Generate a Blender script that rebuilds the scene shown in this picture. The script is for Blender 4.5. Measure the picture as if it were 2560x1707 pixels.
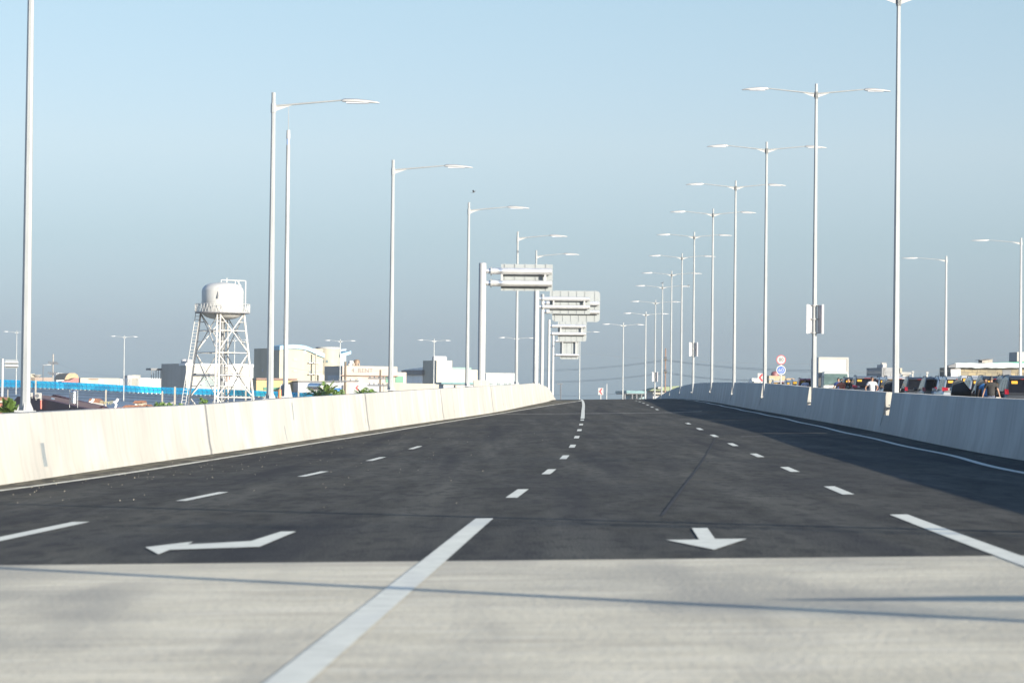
import bpy, bmesh, math, random
from mathutils import Vector, Matrix, Euler
random.seed(11)
R = math.radians
scene = bpy.context.scene
for o in list(bpy.data.objects):
    bpy.data.objects.remove(o, do_unlink=True)
COL = scene.collection

# ------------------------------------------------------------------ camera, sky, sun, exposure
F, CX, CY = 8239.0, 1280.0, 853.5           # focal length and centre in photograph pixels
PITCH, ROLL = R(1.217), R(0.6)
CAMROT = Matrix.Rotation(math.pi / 2 + PITCH, 3, 'X') @ Matrix.Rotation(ROLL, 3, 'Z')
cam_d = bpy.data.cameras.new('camera'); cam = bpy.data.objects.new('camera', cam_d); COL.objects.link(cam)
cam.rotation_euler = CAMROT.to_euler()
cam_d.sensor_width = 36.0; cam_d.lens = 36.0 * F / 2560.0
cam_d.clip_start = 0.5; cam_d.clip_end = 20000.0
cam_d.dof.use_dof = True; cam_d.dof.focus_distance = 125.0; cam_d.dof.aperture_fstop = 6.0
scene.camera = cam

SUN_AZ, SUN_EL = R(42.0), R(13.2)            # the sun stands low behind the camera, to its right
sdir = Vector((math.sin(SUN_AZ) * math.cos(SUN_EL), -math.cos(SUN_AZ) * math.cos(SUN_EL), math.sin(SUN_EL)))
sun_d = bpy.data.lights.new('sun', 'SUN'); sun = bpy.data.objects.new('sun', sun_d); COL.objects.link(sun)
sun_d.energy = 5.0; sun_d.angle = R(0.53); sun_d.color = (1.0, 0.915, 0.77)
sun.rotation_euler = sdir.to_track_quat('Z', 'Y').to_euler(); sun.location = (60, -80, 40)

world = bpy.data.worlds.new('World'); scene.world = world; world.use_nodes = True
wn, wl = world.node_tree.nodes, world.node_tree.links
wn.clear()
sky = wn.new('ShaderNodeTexSky'); sky.sky_type = 'NISHITA'; sky.sun_disc = False
sky.sun_elevation = SUN_EL; sky.sun_rotation = math.atan2(sdir.x, sdir.y)
sky.air_density = 1.0; sky.dust_density = 1.0; sky.ozone_density = 1.5
wtc = wn.new('ShaderNodeTexCoord'); wsep = wn.new('ShaderNodeSeparateXYZ')
wl.new(wtc.outputs['Generated'], wsep.inputs[0])
wmr = wn.new('ShaderNodeMapRange'); wmr.inputs['From Min'].default_value = 0.0; wmr.inputs['From Max'].default_value = 1.0
wl.new(wsep.outputs['Z'], wmr.inputs['Value'])
ramp = wn.new('ShaderNodeValToRGB'); wl.new(wmr.outputs[0], ramp.inputs[0])
# smog near the horizon greys the sky, clear blue above it
SKY_RAMP = [(0.004, (.262, .372, .71)), (.021, (.230, .298, .555)), (.052, (.278, .322, .482)), (.08, (.366, .370, .470)),
            (.122, (.385, .388, .440)), (.20, (.36, .42, .52)), (.40, (.31, .375, .45)), (1.0, (.32, .385, .455))]
el = ramp.color_ramp.elements
for i, (p, c) in enumerate(SKY_RAMP):
    e = el[i] if i < 2 else el.new(p)
    e.position = p; e.color = (*c, 1)
wmul = wn.new('ShaderNodeMixRGB'); wmul.blend_type = 'MULTIPLY'; wmul.inputs[0].default_value = 1.0
wl.new(sky.outputs[0], wmul.inputs[1]); wl.new(ramp.outputs[0], wmul.inputs[2])
# sky brightened away from the view direction, added to lift shaded upright faces
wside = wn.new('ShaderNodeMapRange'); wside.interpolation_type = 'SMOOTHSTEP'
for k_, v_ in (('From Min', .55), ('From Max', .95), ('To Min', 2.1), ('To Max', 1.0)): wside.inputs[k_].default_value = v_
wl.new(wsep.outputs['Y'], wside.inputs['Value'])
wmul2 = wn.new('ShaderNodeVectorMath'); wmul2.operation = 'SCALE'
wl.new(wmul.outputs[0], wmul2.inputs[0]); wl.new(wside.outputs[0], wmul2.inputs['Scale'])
wbg = wn.new('ShaderNodeBackground'); wbg.inputs[1].default_value = 0.12
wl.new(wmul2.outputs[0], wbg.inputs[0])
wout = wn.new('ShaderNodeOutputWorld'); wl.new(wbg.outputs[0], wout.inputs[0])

scene.view_settings.view_transform = 'Standard'; scene.view_settings.look = 'None'
scene.view_settings.exposure = 1.7; scene.view_settings.gamma = 1.0
scene.render.engine = 'CYCLES'
try:
    scene.cycles.max_bounces = 6; scene.cycles.transparent_max_bounces = 12
    scene.cycles.use_denoising = True
except Exception: pass

# ------------------------------------------------------------------ survey of the place (metres, camera at the origin, +Y ahead)
def ray(px, py):
    d = CAMROT @ Vector(((px - CX) / F, -(py - CY) / F, -1.0)); return d / d.y
def at(px, py, Y): return ray(px, py) * Y
def hz(px): return 1028.5 + 0.01047 * (px - 1280)
def interp(T, x):
    if x <= T[0][0]: return T[0][1]
    for i in range(len(T) - 1):
        x0, y0 = T[i]; x1, y1 = T[i + 1]
        if x <= x1:
            h = x1 - x0; t = (x - x0) / h
            m0 = (y1 - T[i - 1][1]) / (x1 - T[i - 1][0]) if i > 0 else (y1 - y0) / h
            m1 = (T[i + 2][1] - y0) / (T[i + 2][0] - x0) if i + 2 < len(T) else (y1 - y0) / h
            return (2*t**3 - 3*t**2 + 1)*y0 + (t**3 - 2*t**2 + t)*h*m0 + (-2*t**3 + 3*t**2)*y1 + (t**3 - t**2)*h*m1
    return T[-1][1]
ZS = [-60, 0, 10, 19, 27.75, 36, 48, 60, 72, 84, 96, 108, 120, 132, 144, 156, 168, 180, 192, 204, 216, 228, 240, 252, 264, 276, 288, 300, 330, 360, 400]
XRv = [0.4, 2.4, 2.72, 3.0, 3.279, 3.578, 4.06, 4.48, 4.845, 5.178, 5.49, 5.794, 6.087, 6.365, 6.634, 6.9, 7.174, 7.443, 7.698, 7.941, 8.18, 8.4, 8.62, 8.84, 9.06, 9.26, 9.45, 9.6, 9.9, 9.7, 8.2]
ERv = [-0.85, -0.85, -0.85, -0.848, -0.838, -0.822, -0.8, -0.75, -0.672, -0.565, -0.452, -0.332, -0.212, -0.095, 0.03, 0.165, 0.3, 0.438, 0.566, 0.685, 0.794, 0.89, 0.98, 1.045, 1.06, 1.02, 0.92, 0.76, 0.15, -0.6, -1.6]
TXR, TER = list(zip(ZS, XRv)), list(zip(ZS, ERv))
TSR = [(0, .02), (50, .02), (80, .03), (110, .045), (150, .05), (200, .035), (250, .02), (400, .02)]
TXB = [(-60, -7.6), (0, -6.9), (42, -6.6), (54, -6.5), (67, -6.02), (80.5, -5.3), (97.5, -4.35), (115, -3.2), (153, -0.62), (180, .8), (210, 2.2), (240, 3.0), (255, 3.5), (270, 4.0), (300, 4.6), (400, 3.2)]
TTB = [(-60, -.2), (0, -.2), (42, -.11), (54, -.03), (67, .08), (80.5, .265), (97.5, .47), (115, .71), (153, 1.18), (180, 1.5), (196, 1.68), (210, 1.68), (228, 1.66), (240, 1.55), (250, 1.3), (258, 1.0), (266, .8)]
TRB = [(-60, 3.8), (30, 3.9), (53, 4.0), (83, 4.2), (110, 4.0), (137, 3.85), (164, 3.8), (191, 3.75), (218, 3.65), (245, 3.7), (272, 3.75), (300, 3.85), (400, 4.0)]
def XR(z): return interp(TXR, z)
def XLB(z): return interp(TXB, z)
def XRB(z): return XR(z) + interp(TRB, z)
def road(X, z):
    d = X - XR(z)
    return interp(TER, z) + (interp(TSR, z) * d if d > 0 else 0.02 * d)
def hit(px, py):
    d = ray(px, py); z = 5.0
    while z < 320:
        if d.z * z <= road(d.x * z, z): return d * z
        z += 0.05
    return d * 300
GZ = -6.5                                    # street level of the town beside the raised road

# ------------------------------------------------------------------ materials
MATS = {}
def mat(name, col, rough=0.6, metal=0.0, var=0.12, scale=1.5, stretch=(1, 1, 1), bump=0.0, bscale=40, streaks=None, spec=None, alpha=None):
    if name in MATS: return MATS[name]
    m = bpy.data.materials.new(name); m.use_nodes = True
    n, l = m.node_tree.nodes, m.node_tree.links
    b = n['Principled BSDF']; b.inputs['Roughness'].default_value = rough; b.inputs['Metallic'].default_value = metal
    if spec is not None: b.inputs['Specular IOR Level'].default_value = spec
    tc = n.new('ShaderNodeTexCoord'); mp = n.new('ShaderNodeMapping'); mp.inputs['Scale'].default_value = stretch
    l.new(tc.outputs['Object'], mp.inputs[0])
    nz = n.new('ShaderNodeTexNoise'); nz.inputs['Scale'].default_value = scale; nz.inputs['Detail'].default_value = 6; nz.inputs['Roughness'].default_value = .6
    l.new(mp.outputs[0], nz.inputs['Vector'])
    rp = n.new('ShaderNodeValToRGB'); rp.color_ramp.elements[0].position = .3; rp.color_ramp.elements[1].position = .7
    lo = [max(0, c * (1 - var)) for c in col]; hi = [min(1, c * (1 + var)) for c in col]
    rp.color_ramp.elements[0].color = (*lo, 1); rp.color_ramp.elements[1].color = (*hi, 1)
    l.new(nz.outputs['Fac'], rp.inputs[0]); outc = rp.outputs[0]
    for (st, sc, c2, p0, p1, fac) in (streaks or []):
        mp2 = n.new('ShaderNodeMapping'); mp2.inputs['Scale'].default_value = st; l.new(tc.outputs['Object'], mp2.inputs[0])
        n2 = n.new('ShaderNodeTexNoise'); n2.inputs['Scale'].default_value = sc; n2.inputs['Detail'].default_value = 5
        l.new(mp2.outputs[0], n2.inputs['Vector'])
        r2 = n.new('ShaderNodeMapRange'); r2.inputs['From Min'].default_value = p0; r2.inputs['From Max'].default_value = p1; r2.inputs['To Max'].default_value = fac
        l.new(n2.outputs['Fac'], r2.inputs['Value'])
        mx = n.new('ShaderNodeMixRGB'); l.new(r2.outputs[0], mx.inputs[0]); l.new(outc, mx.inputs[1]); mx.inputs[2].default_value = (*c2, 1)
        outc = mx.outputs[0]
    l.new(outc, b.inputs['Base Color'])
    if bump:
        nb = n.new('ShaderNodeTexNoise'); nb.inputs['Scale'].default_value = bscale; nb.inputs['Detail'].default_value = 4
        l.new(mp.outputs[0], nb.inputs['Vector'])
        bp = n.new('ShaderNodeBump'); bp.inputs['Strength'].default_value = bump; bp.inputs['Distance'].default_value = .02
        l.new(nb.outputs['Fac'], bp.inputs['Height']); l.new(bp.outputs[0], b.inputs['Normal'])
    MATS[name] = m; return m

M_asphalt = mat('asphalt', (.047, .046, .0415), .95, var=.32, scale=3.0, stretch=(1, .14, 1), bump=.25, bscale=45, streaks=[
    ((1.0, .03, 1), 1.5, (.082, .080, .070), .48, .66, .65), ((.25, .10, 1), 1.6, (.030, .0305, .032), .48, .66, .55),
    ((1, .5, 1), 26, (.10, .095, .085), .58, .70, .45), ((.5, .12, 1), 1.3, (.068, .064, .053), .53, .70, .4), ((.7, .02, 1), 1.8, (.026, .026, .028), .54, .68, .7),
    ((1, .2, 1), 7, (.024, .024, .025), .50, .64, .55)], spec=.04)
M_concrete = mat('pavement_concrete', (.392, .358, .280), .95, var=.15, scale=1.1, stretch=(1, .8, 1), bump=.3, bscale=26, streaks=[
    ((.8, 4, 1), 1.6, (.275, .252, .205), .48, .68, .55), ((.6, 2.0, 1), 2.2, (.46, .425, .35), .5, .70, .55),
    ((.45, .4, 1), 1.0, (.255, .24, .20), .45, .64, .85), ((.7, 9, 1), 2.2, (.43, .40, .335), .5, .68, .4), ((1.6, .18, 1), .9, (.235, .222, .19), .53, .68, .7)], spec=.1)
M_paint = mat('road_paint', (.445, .445, .395), .9, var=.10, scale=5, streaks=[((1, 1, 1), 7, (.30, .29, .27), .56, .74, .6), ((1.5, .25, 1), 2, (.36, .36, .34), .5, .7, .5)], spec=.1)
M_edge = mat('worn_edge_paint', (.44, .425, .365), .9, var=.15, scale=4, streaks=[((1, .4, 1), 4, (.20, .19, .165), .5, .7, .7)], spec=.1)
M_barrier = mat('barrier_concrete', (.243, .236, .217), .9, var=.09, scale=.35, bump=.1, bscale=20, streaks=[
    ((3, 3.2, .10), 1.0, (.175, .172, .163), .47, .70, .55), ((3, .55, .05), .9, (.325, .318, .298), .5, .66, .55),
    ((6, 9, .25), 1.0, (.18, .172, .155), .57, .74, .5), ((1, .8, .6), .7, (.30, .27, .22), .56, .74, .35)])
M_joint = mat('joint_filler', (.13, .132, .132), .85)
M_slot = mat('drain_slot_metal', (.13, .145, .15), .6)
M_steel = mat('galvanised_steel', (.21, .22, .225), .5, metal=.25, var=.10, scale=5, stretch=(1, 1, .3), streaks=[((6, 6, .4), 1.2, (.16, .17, .18), .5, .7, .45)])
M_white = mat('white_painted_steel', (.23, .235, .24), .5, var=.05)
M_lum = mat('luminaire_grey', (.22, .22, .22), .5, var=.05)
M_lens = mat('lamp_lens', (.30, .32, .36), .25)
M_sign_back = mat('sign_back_aluminium', (.165, .18, .187), .55, metal=.1, var=.06, scale=1.5)
M_bright = mat('polished_tube_steel', (.58, .58, .58), .3, metal=.7, var=.12, scale=3)
M_signwhite = mat('sign_white', (.25, .25, .245), .5, var=.02)
M_red = mat('sign_red', (.32, .012, .022), .5, var=.04)
M_blue = mat('sign_blue', (.012, .06, .26), .5, var=.04)
M_black = mat('black_lettering', (.03, .03, .035), .6)
M_ground = mat('town_ground', (.20, .19, .16), .9, var=.3, scale=.02)
M_dkgrey = mat('dark_grey', (.06, .065, .075), .6)
M_wood = mat('weathered_wood', (.075, .058, .042), .85, var=.3, scale=6, stretch=(1, 1, .2))
M_conc_post = mat('post_concrete', (.20, .185, .16), .85, var=.15, scale=3)
M_wire = mat('wire_grey', (.10, .11, .12), .6)

# ------------------------------------------------------------------ object helpers
class MB:
    def __init__(s): s.v = []; s.f = []
    def add(s, vs, fs):
        k = len(s.v); s.v += [tuple(v) for v in vs]; s.f += [tuple(i + k for i in f) for f in fs]; return s
    def box(s, x0, x1, y0, y1, z0, z1, M=None):
        vs = [Vector(p) for p in ((x0,y0,z0),(x1,y0,z0),(x1,y1,z0),(x0,y1,z0),(x0,y0,z1),(x1,y0,z1),(x1,y1,z1),(x0,y1,z1))]
        if M: vs = [M @ v for v in vs]
        return s.add(vs, [(0,3,2,1),(4,5,6,7),(0,1,5,4),(1,2,6,5),(2,3,7,6),(3,0,4,7)])
    def cyl(s, p0, p1, r0, r1=None, n=10, cap=True, turn=0.0):
        p0, p1 = Vector(p0), Vector(p1); r1 = r0 if r1 is None else r1
        q = (p1 - p0).to_track_quat('Z', 'Y'); vs = []
        for p, r in ((p0, r0), (p1, r1)):
            for i in range(n):
                a = 2 * math.pi * i / n + turn; vs.append(p + q @ Vector((r * math.cos(a), r * math.sin(a), 0)))
        fs = [(i, (i + 1) % n, n + (i + 1) % n, n + i) for i in range(n)]
        if cap: fs += [tuple(range(n - 1, -1, -1)), tuple(range(n, 2 * n))]
        return s.add(vs, fs)
    def tube(s, pts, r, n=6):
        for a, b in zip(pts[:-1], pts[1:]): s.cyl(a, b, r, r, n)
        return s
    def prism(s, pts, d):                      # closed outline (3-D, planar) pushed along d
        d = Vector(d); n = len(pts); P = [Vector(p) for p in pts]
        return s.add(P + [p + d for p in P], [tuple(range(n - 1, -1, -1)), tuple(range(n, 2 * n))] + [(i, (i + 1) % n, n + (i + 1) % n, n + i) for i in range(n)])
    def lathe(s, prof, n=24, c=(0, 0, 0)):
        vs = []; m = len(prof)
        for i in range(n):
            a = 2 * math.pi * i / n
            vs += [(c[0] + r * math.cos(a), c[1] + r * math.sin(a), c[2] + z) for r, z in prof]
        fs = [(i * m + j, ((i + 1) % n) * m + j, ((i + 1) % n) * m + j + 1, i * m + j + 1) for i in range(n) for j in range(m - 1)]
        return s.add(vs, fs)
    def strip(s, rows):                        # rows of equal length -> quads
        m = len(rows[0]); k = len(rows)
        return s.add([p for r in rows for p in r], [(i*m+j, i*m+j+1, (i+1)*m+j+1, (i+1)*m+j) for i in range(k-1) for j in range(m-1)])
    def build(s, name, m, parent=None, smooth=False, bevel=0, fix=True):
        me = bpy.data.meshes.new(name); me.from_pydata(s.v, [], s.f)
        if fix:
            bm = bmesh.new(); bm.from_mesh(me); bmesh.ops.recalc_face_normals(bm, faces=bm.faces); bm.to_mesh(me); bm.free()
        me.materials.append(m)
        if smooth:
            for p in me.polygons: p.use_smooth = True
            try: me.set_sharp_from_angle(angle=R(38))
            except Exception: pass
        o = bpy.data.objects.new(name, me); COL.objects.link(o)
        if parent: o.parent = parent
        if bevel:
            b = o.modifiers.new('bevel', 'BEVEL'); b.width = bevel; b.segments = 2; b.limit_method = 'ANGLE'; b.angle_limit = R(30)
        return o
def tag(o, label, cat, group=None, kind=None):
    if label: o['label'] = label
    if cat: o['category'] = cat
    if group: o['group'] = group
    if kind: o['kind'] = kind
    return o
def thing(name, label, cat, loc=(0, 0, 0), rz=0.0, group=None):
    o = bpy.data.objects.new(name, None); COL.objects.link(o); o.location = loc; o.rotation_euler = (0, 0, rz); o.empty_display_size = .3
    return tag(o, label, cat, group)
KIDS = {}
def kids(o): return [c for c in bpy.data.objects if c.parent == o]
def copy_tree(o, loc=None, rz=None, label=None, parent=None):
    c = o.copy(); COL.objects.link(c)
    if parent: c.parent = parent
    if loc is not None: c.location = loc
    if rz is not None: c.rotation_euler = (0, 0, rz)
    if label: c['label'] = label
    for ch in kids(o):
        if ch is not c: copy_tree(ch, parent=c)
    return c
def struct(o): o['kind'] = 'structure'; return o
def text_mesh(name, body, size, m, parent, loc, rot, depth=.004, sx=1.0):
    cu = bpy.data.curves.new(name, 'FONT'); cu.body = body; cu.size = size; cu.extrude = depth; cu.align_x = 'CENTER'; cu.align_y = 'CENTER'; cu.resolution_u = 4
    t = bpy.data.objects.new(name + '_tmp', cu); COL.objects.link(t)
    me = bpy.data.meshes.new_from_object(t.evaluated_get(bpy.context.evaluated_depsgraph_get()))
    bpy.data.objects.remove(t, do_unlink=True)
    me.materials.clear(); me.materials.append(m)
    o = bpy.data.objects.new(name, me); COL.objects.link(o); o.parent = parent; o.location = loc; o.rotation_euler = rot; o.scale = (sx, 1, 1)
    return o

# ------------------------------------------------------------------ ground, road, markings
gm = MB(); gm.strip([[(-9000, -400, GZ), (9000, -400, GZ)], [(-9000, 12000, GZ), (9000, 12000, GZ)]])
struct(gm.build('ground', M_ground, fix=False))
def sheet(name, m, z0, z1, xa, xb, step=2.0, ncol=14, lift=0.0):
    rows = []; n = max(1, int(math.ceil((z1 - z0) / step)))
    for i in range(n + 1):
        z = z0 + (z1 - z0) * i / n; a, b = xa(z), xb(z)
        rows.append([(a + (b - a) * j / ncol, z, road(a + (b - a) * j / ncol, z) + lift) for j in range(ncol + 1)])
    mb = MB(); mb.strip(rows); return struct(mb.build(name, m, smooth=True, fix=False))
SEAM = 20.15
sheet('concrete_pavement', M_concrete, -60, SEAM, lambda z: XLB(z) - .1, lambda z: XRB(z) + .1)
sheet('asphalt_road', M_asphalt, SEAM, 400, lambda z: XLB(z) - .1, lambda z: XRB(z) + .1)
M_joint_light = mat('expansion_joint', (.22, .21, .19), .8)
sheet('expansion_joint', M_joint_light, 142.2, 142.8, lambda z: XLB(z) + .05, lambda z: XRB(z) - 2.2, lift=.004, step=.3)
M_joint_dark = mat('sealed_joint', (.075, .073, .07), .8)
sheet('expansion_joint', M_joint_dark, 82.0, 82.25, lambda z: XR(z) + .6, lambda z: XRB(z) - .1, lift=.004, step=.25)
def stripe(z0, z1, xf, w, name='lane_marking', m=None):
    sheet(name, m or M_paint, z0, z1, lambda z: xf(z) - w / 2, lambda z: xf(z) + w / 2, step=1.5, ncol=2, lift=.004)
XL = lambda z: XR(z) - 3.5
XLL = lambda z: XR(z) - 6.93
stripe(-50, 27.9, XL, .15); stripe(-50, 27.9, XR, .15); stripe(14, 28.0, XLL, .15)
for k in range(16):
    z = 36 + 12 * k
    stripe(z - 1.75, z + 1.75, XR, .125)
    if k < 8: stripe(z - 1.75, z + 1.75, XL, .125)
    if k < 4: stripe(z - 1.75, z + 1.75, XLL, .12)
stripe(124.5, 262, XL, .15, 'edge_line')
TLE = [(0, -9.7), (40, -9.85), (61, -10.0), (76, -9.8), (89, -9.37), (112, -8.55), (147, -7.1), (180, -5.5), (215, -3.8), (228, -3.55)]
stripe(26, 226, lambda z: XR(z) + interp(TLE, z), .14, 'edge_line', M_edge)
M_dust = mat('shoulder_dust', (.12, .11, .085), .95, var=.35, scale=3, stretch=(1, .3, 1), streaks=[((2, .6, 1), 2, (.035, .034, .032), .45, .6, .9)], spec=.05)
sheet('dusty_shoulder', M_dust, 21, 225, lambda z: XLB(z) - .08, lambda z: XR(z) + interp(TLE, z) - .09, ncol=3, lift=.003)
TRE = [(0, 2.7), (43, 2.95), (59, 3.3), (80, 3.4), (110, 3.35), (150, 3.3), (260, 3.3)]
stripe(24, 262, lambda z: XR(z) + interp(TRE, z) + .035 * math.sin(z * .35), .12, 'edge_line')
def arrow(pts):
    P = [hit(*p) for p in pts]
    bm = bmesh.new(); vs = [bm.verts.new((p.x, p.y, road(p.x, p.y) + .006)) for p in P]; bm.faces.new(vs); bmesh.ops.triangulate(bm, faces=bm.faces)
    me = bpy.data.meshes.new('direction_arrow'); bm.to_mesh(me); bm.free(); me.materials.append(M_paint)
    o = bpy.data.objects.new('direction_arrow', me); COL.objects.link(o); return struct(o)
arrow([(362.8, 1369.2), (483, 1355.5), (469, 1362.3), (627.5, 1353.8), (702, 1329.8), (740.5, 1329.8), (649, 1368), (425, 1376), (396, 1387.2)])
arrow([(1729.5, 1321.3), (1768.5, 1321), (1787.5, 1348.6), (1866.5, 1348.6), (1785.5, 1375.7), (1665, 1351.4), (1748, 1350)])
M_tyre = mat('tyre_mark_rubber', (.030, .030, .031), .9, spec=.1)
A, B = hit(1790, 1092), hit(1655, 1290)
stripe(B.y, A.y, lambda z: B.x + (A.x - B.x) * (z - B.y) / (A.y - B.y), .035, 'tyre_mark', M_tyre)
# loose stones along the left shoulder
st = MB()
for _ in range(240):
    z = random.uniform(24, 95); a = XR(z) + interp(TLE, z); x = a + abs(random.gauss(0, 1.7)) - .5
    if x > XR(z) + 2: continue
    r = random.uniform(.003, .0075); c = Vector((x, z, road(x, z) + r * .7))
    if random.random() < .08: c.x = random.uniform(XL(z) - 3.4, XL(z)); c.z = road(c.x, z) + r * .7
    st.add([c + Vector((r * random.uniform(.7, 1.3) * dx, r * 1.2 * dy, r * dz)) for dx, dy, dz in ((1,0,0),(-1,0,0),(0,1,0),(0,-1,0),(0,0,1),(0,0,-1))],
           [(0,2,4),(2,1,4),(1,3,4),(3,0,4),(2,0,5),(1,2,5),(3,1,5),(0,3,5)])
tag(st.build('loose_stones', mat('stone_chips', (.27, .25, .20), .9, var=.3, scale=8)), 'pale loose stone chips scattered on the asphalt beside the left edge line', 'gravel', kind='stuff')

# ------------------------------------------------------------------ barriers
def loft_barrier(side, zs, base, top):
    rows = []
    for z in zs:
        x, zb, zt = base(z), road(base(z), z) - .05, top(z)
        h = zt - zb; s = side
        prof = [(0, 0), (0, .10 * h), (.05, .28 * h), (.16, h - .015), (.175, h), (.44, h), (.46, h - .015), (.55, .2 * h), (.6, -1.6)]
        rows.append([(x + s * px, z, zb + pz) for px, pz in prof])
    return rows
def seq(a, b, st): n = int((b - a) / st); return [a + (b - a) * i / n for i in range(n + 1)]
lb = thing('concrete_barrier', 'sunlit cream concrete barrier along the left edge of the road', 'barrier', (0, 0, 0))
mb = MB(); rows = loft_barrier(-1, seq(-60, 266, 2.0), XLB, lambda z: interp(TTB, z)); mb.strip(rows)
mb.add(rows[-1], [tuple(range(len(rows[-1])))]); mb.build('barrier_wall', M_barrier, lb, smooth=True, fix=False)
def face_pt(side, xb, zt, z, t, out=0.004):
    zb = road(xb(z), z) - .05; h = zt(z) - zb; px = .16 * max(0, (t - .28) / .72) + .05 * min(1, max(0, (t - .1) / .18)) * (1 if t < .28 else (1 - (t - .28) / .72))
    return Vector((xb(z) + side * (px - out), z, zb + h * t))
ZTL = lambda z: interp(TTB, z)
def on_face(name, m, parent, side, xb, zt, z, w, t0, t1, thick=.004):
    mb = MB(); P = []
    for zz in (z - w / 2, z + w / 2): P.append([face_pt(side, xb, zt, zz, t, thick) for t in (t0, (t0 + t1) / 2, t1)] + [face_pt(side, xb, zt, zz, t, -.02) for t in (t1, t0)])
    mb.add(P[0] + P[1], [(4,3,2,1,0), (5,6,7,8,9)] + [(i, (i + 1) % 5, 5 + (i + 1) % 5, 5 + i) for i in range(5)])
    return mb.build(name, m, parent)
def zface(px, xb):                             # depth at which the barrier face is seen at this column of the photo
    z = 30.0
    while z < 260:
        if CX + F * xb(z) / z > px and xb is XLB: return z
        if CX + F * xb(z) / z < px and xb is XRB: return z
        z += .1
    return z
for px in (920, 1140, 1262): on_face('joint', M_joint, lb, -1, XLB, ZTL, zface(px, XLB), .02 if px < 600 else .03, .03, .985)
for px, t0, t1, w in ((122, .22, .56, .34), (721, .1, .42, .10), (745, .52, .9, .16)): on_face('drain_slot', M_slot, lb, -1, XLB, ZTL, zface(px, XLB), w, t0, t1)

rb = thing('concrete_barrier', 'shaded grey concrete median barrier along the right edge of the road', 'barrier', (0, 0, 0))
TRT = [(-60, .2), (40, .22), (54, .285), (84, .592), (112, .94), (135, 1.26), (168, 1.6), (191, 1.80), (215, 1.96), (243, 2.0), (272, 1.92), (299, 1.66), (330, 1.15), (400, -.5)]
ZTR = lambda z: interp(TRT, z)
POLE_Z = [83.5 + 27 * k for k in range(12)]
def barrier_stations():
    out = [(z, False) for z in seq(-60, 400, 2.0)]
    for pz in POLE_Z:
        z0, z1 = pz - 1.35, pz + .35
        out = [q for q in out if not (z0 - .05 < q[0] < z1 + .05)] + [(z0 - .01, False), (z0, True), (z1, True), (z1 + .01, False)]
    return sorted(out)
rows = []
for z, low in barrier_stations():
    full = loft_barrier(1, [z], XRB, ZTR)[0]
    if low:
        zb = road(XRB(z), z) - .05; cut = zb + .46 * (ZTR(z) - zb); lo = []
        for x, y, zz in full:
            if zz > cut: x = XRB(z) + (.095 if x < XRB(z) + .3 else .50); zz = cut
            lo.append((x, y, zz))
        full = lo
    rows.append(full)
mb = MB(); mb.strip(rows); mb.build('barrier_wall', M_barrier, rb, smooth=True, fix=False)
for k in range(9): on_face('joint', M_joint, rb, 1, XRB, ZTR, POLE_Z[k] + .5, .05, .02, .40)

# opposite carriageway behind the median barrier, with its outer parapet
def e_op(X, z): return road(XRB(z), z) - .2
rows = []
for z in seq(-60, 330, 3.0):
    a = XRB(z) + .5; rows.append([(a, z, e_op(a, z)), (a + 24.0, z, e_op(a, z))])
mb = MB(); mb.strip(rows); struct(mb.build('opposite_road', M_asphalt, smooth=True, fix=False))
pp = MB(); rows = []
for z in seq(-60, 330, 3.0):
    a = XRB(z) + 24.3; e = e_op(a, z); rows.append([(a, z, e - .2), (a + .1, z, e + .8), (a + .3, z, e + .8), (a + .35, z, e - 2)])
pp.strip(rows); tag(pp.build('parapet_wall', M_barrier, fix=False), 'low concrete parapet along the far edge of the opposite road behind the cars', 'parapet')

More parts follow.
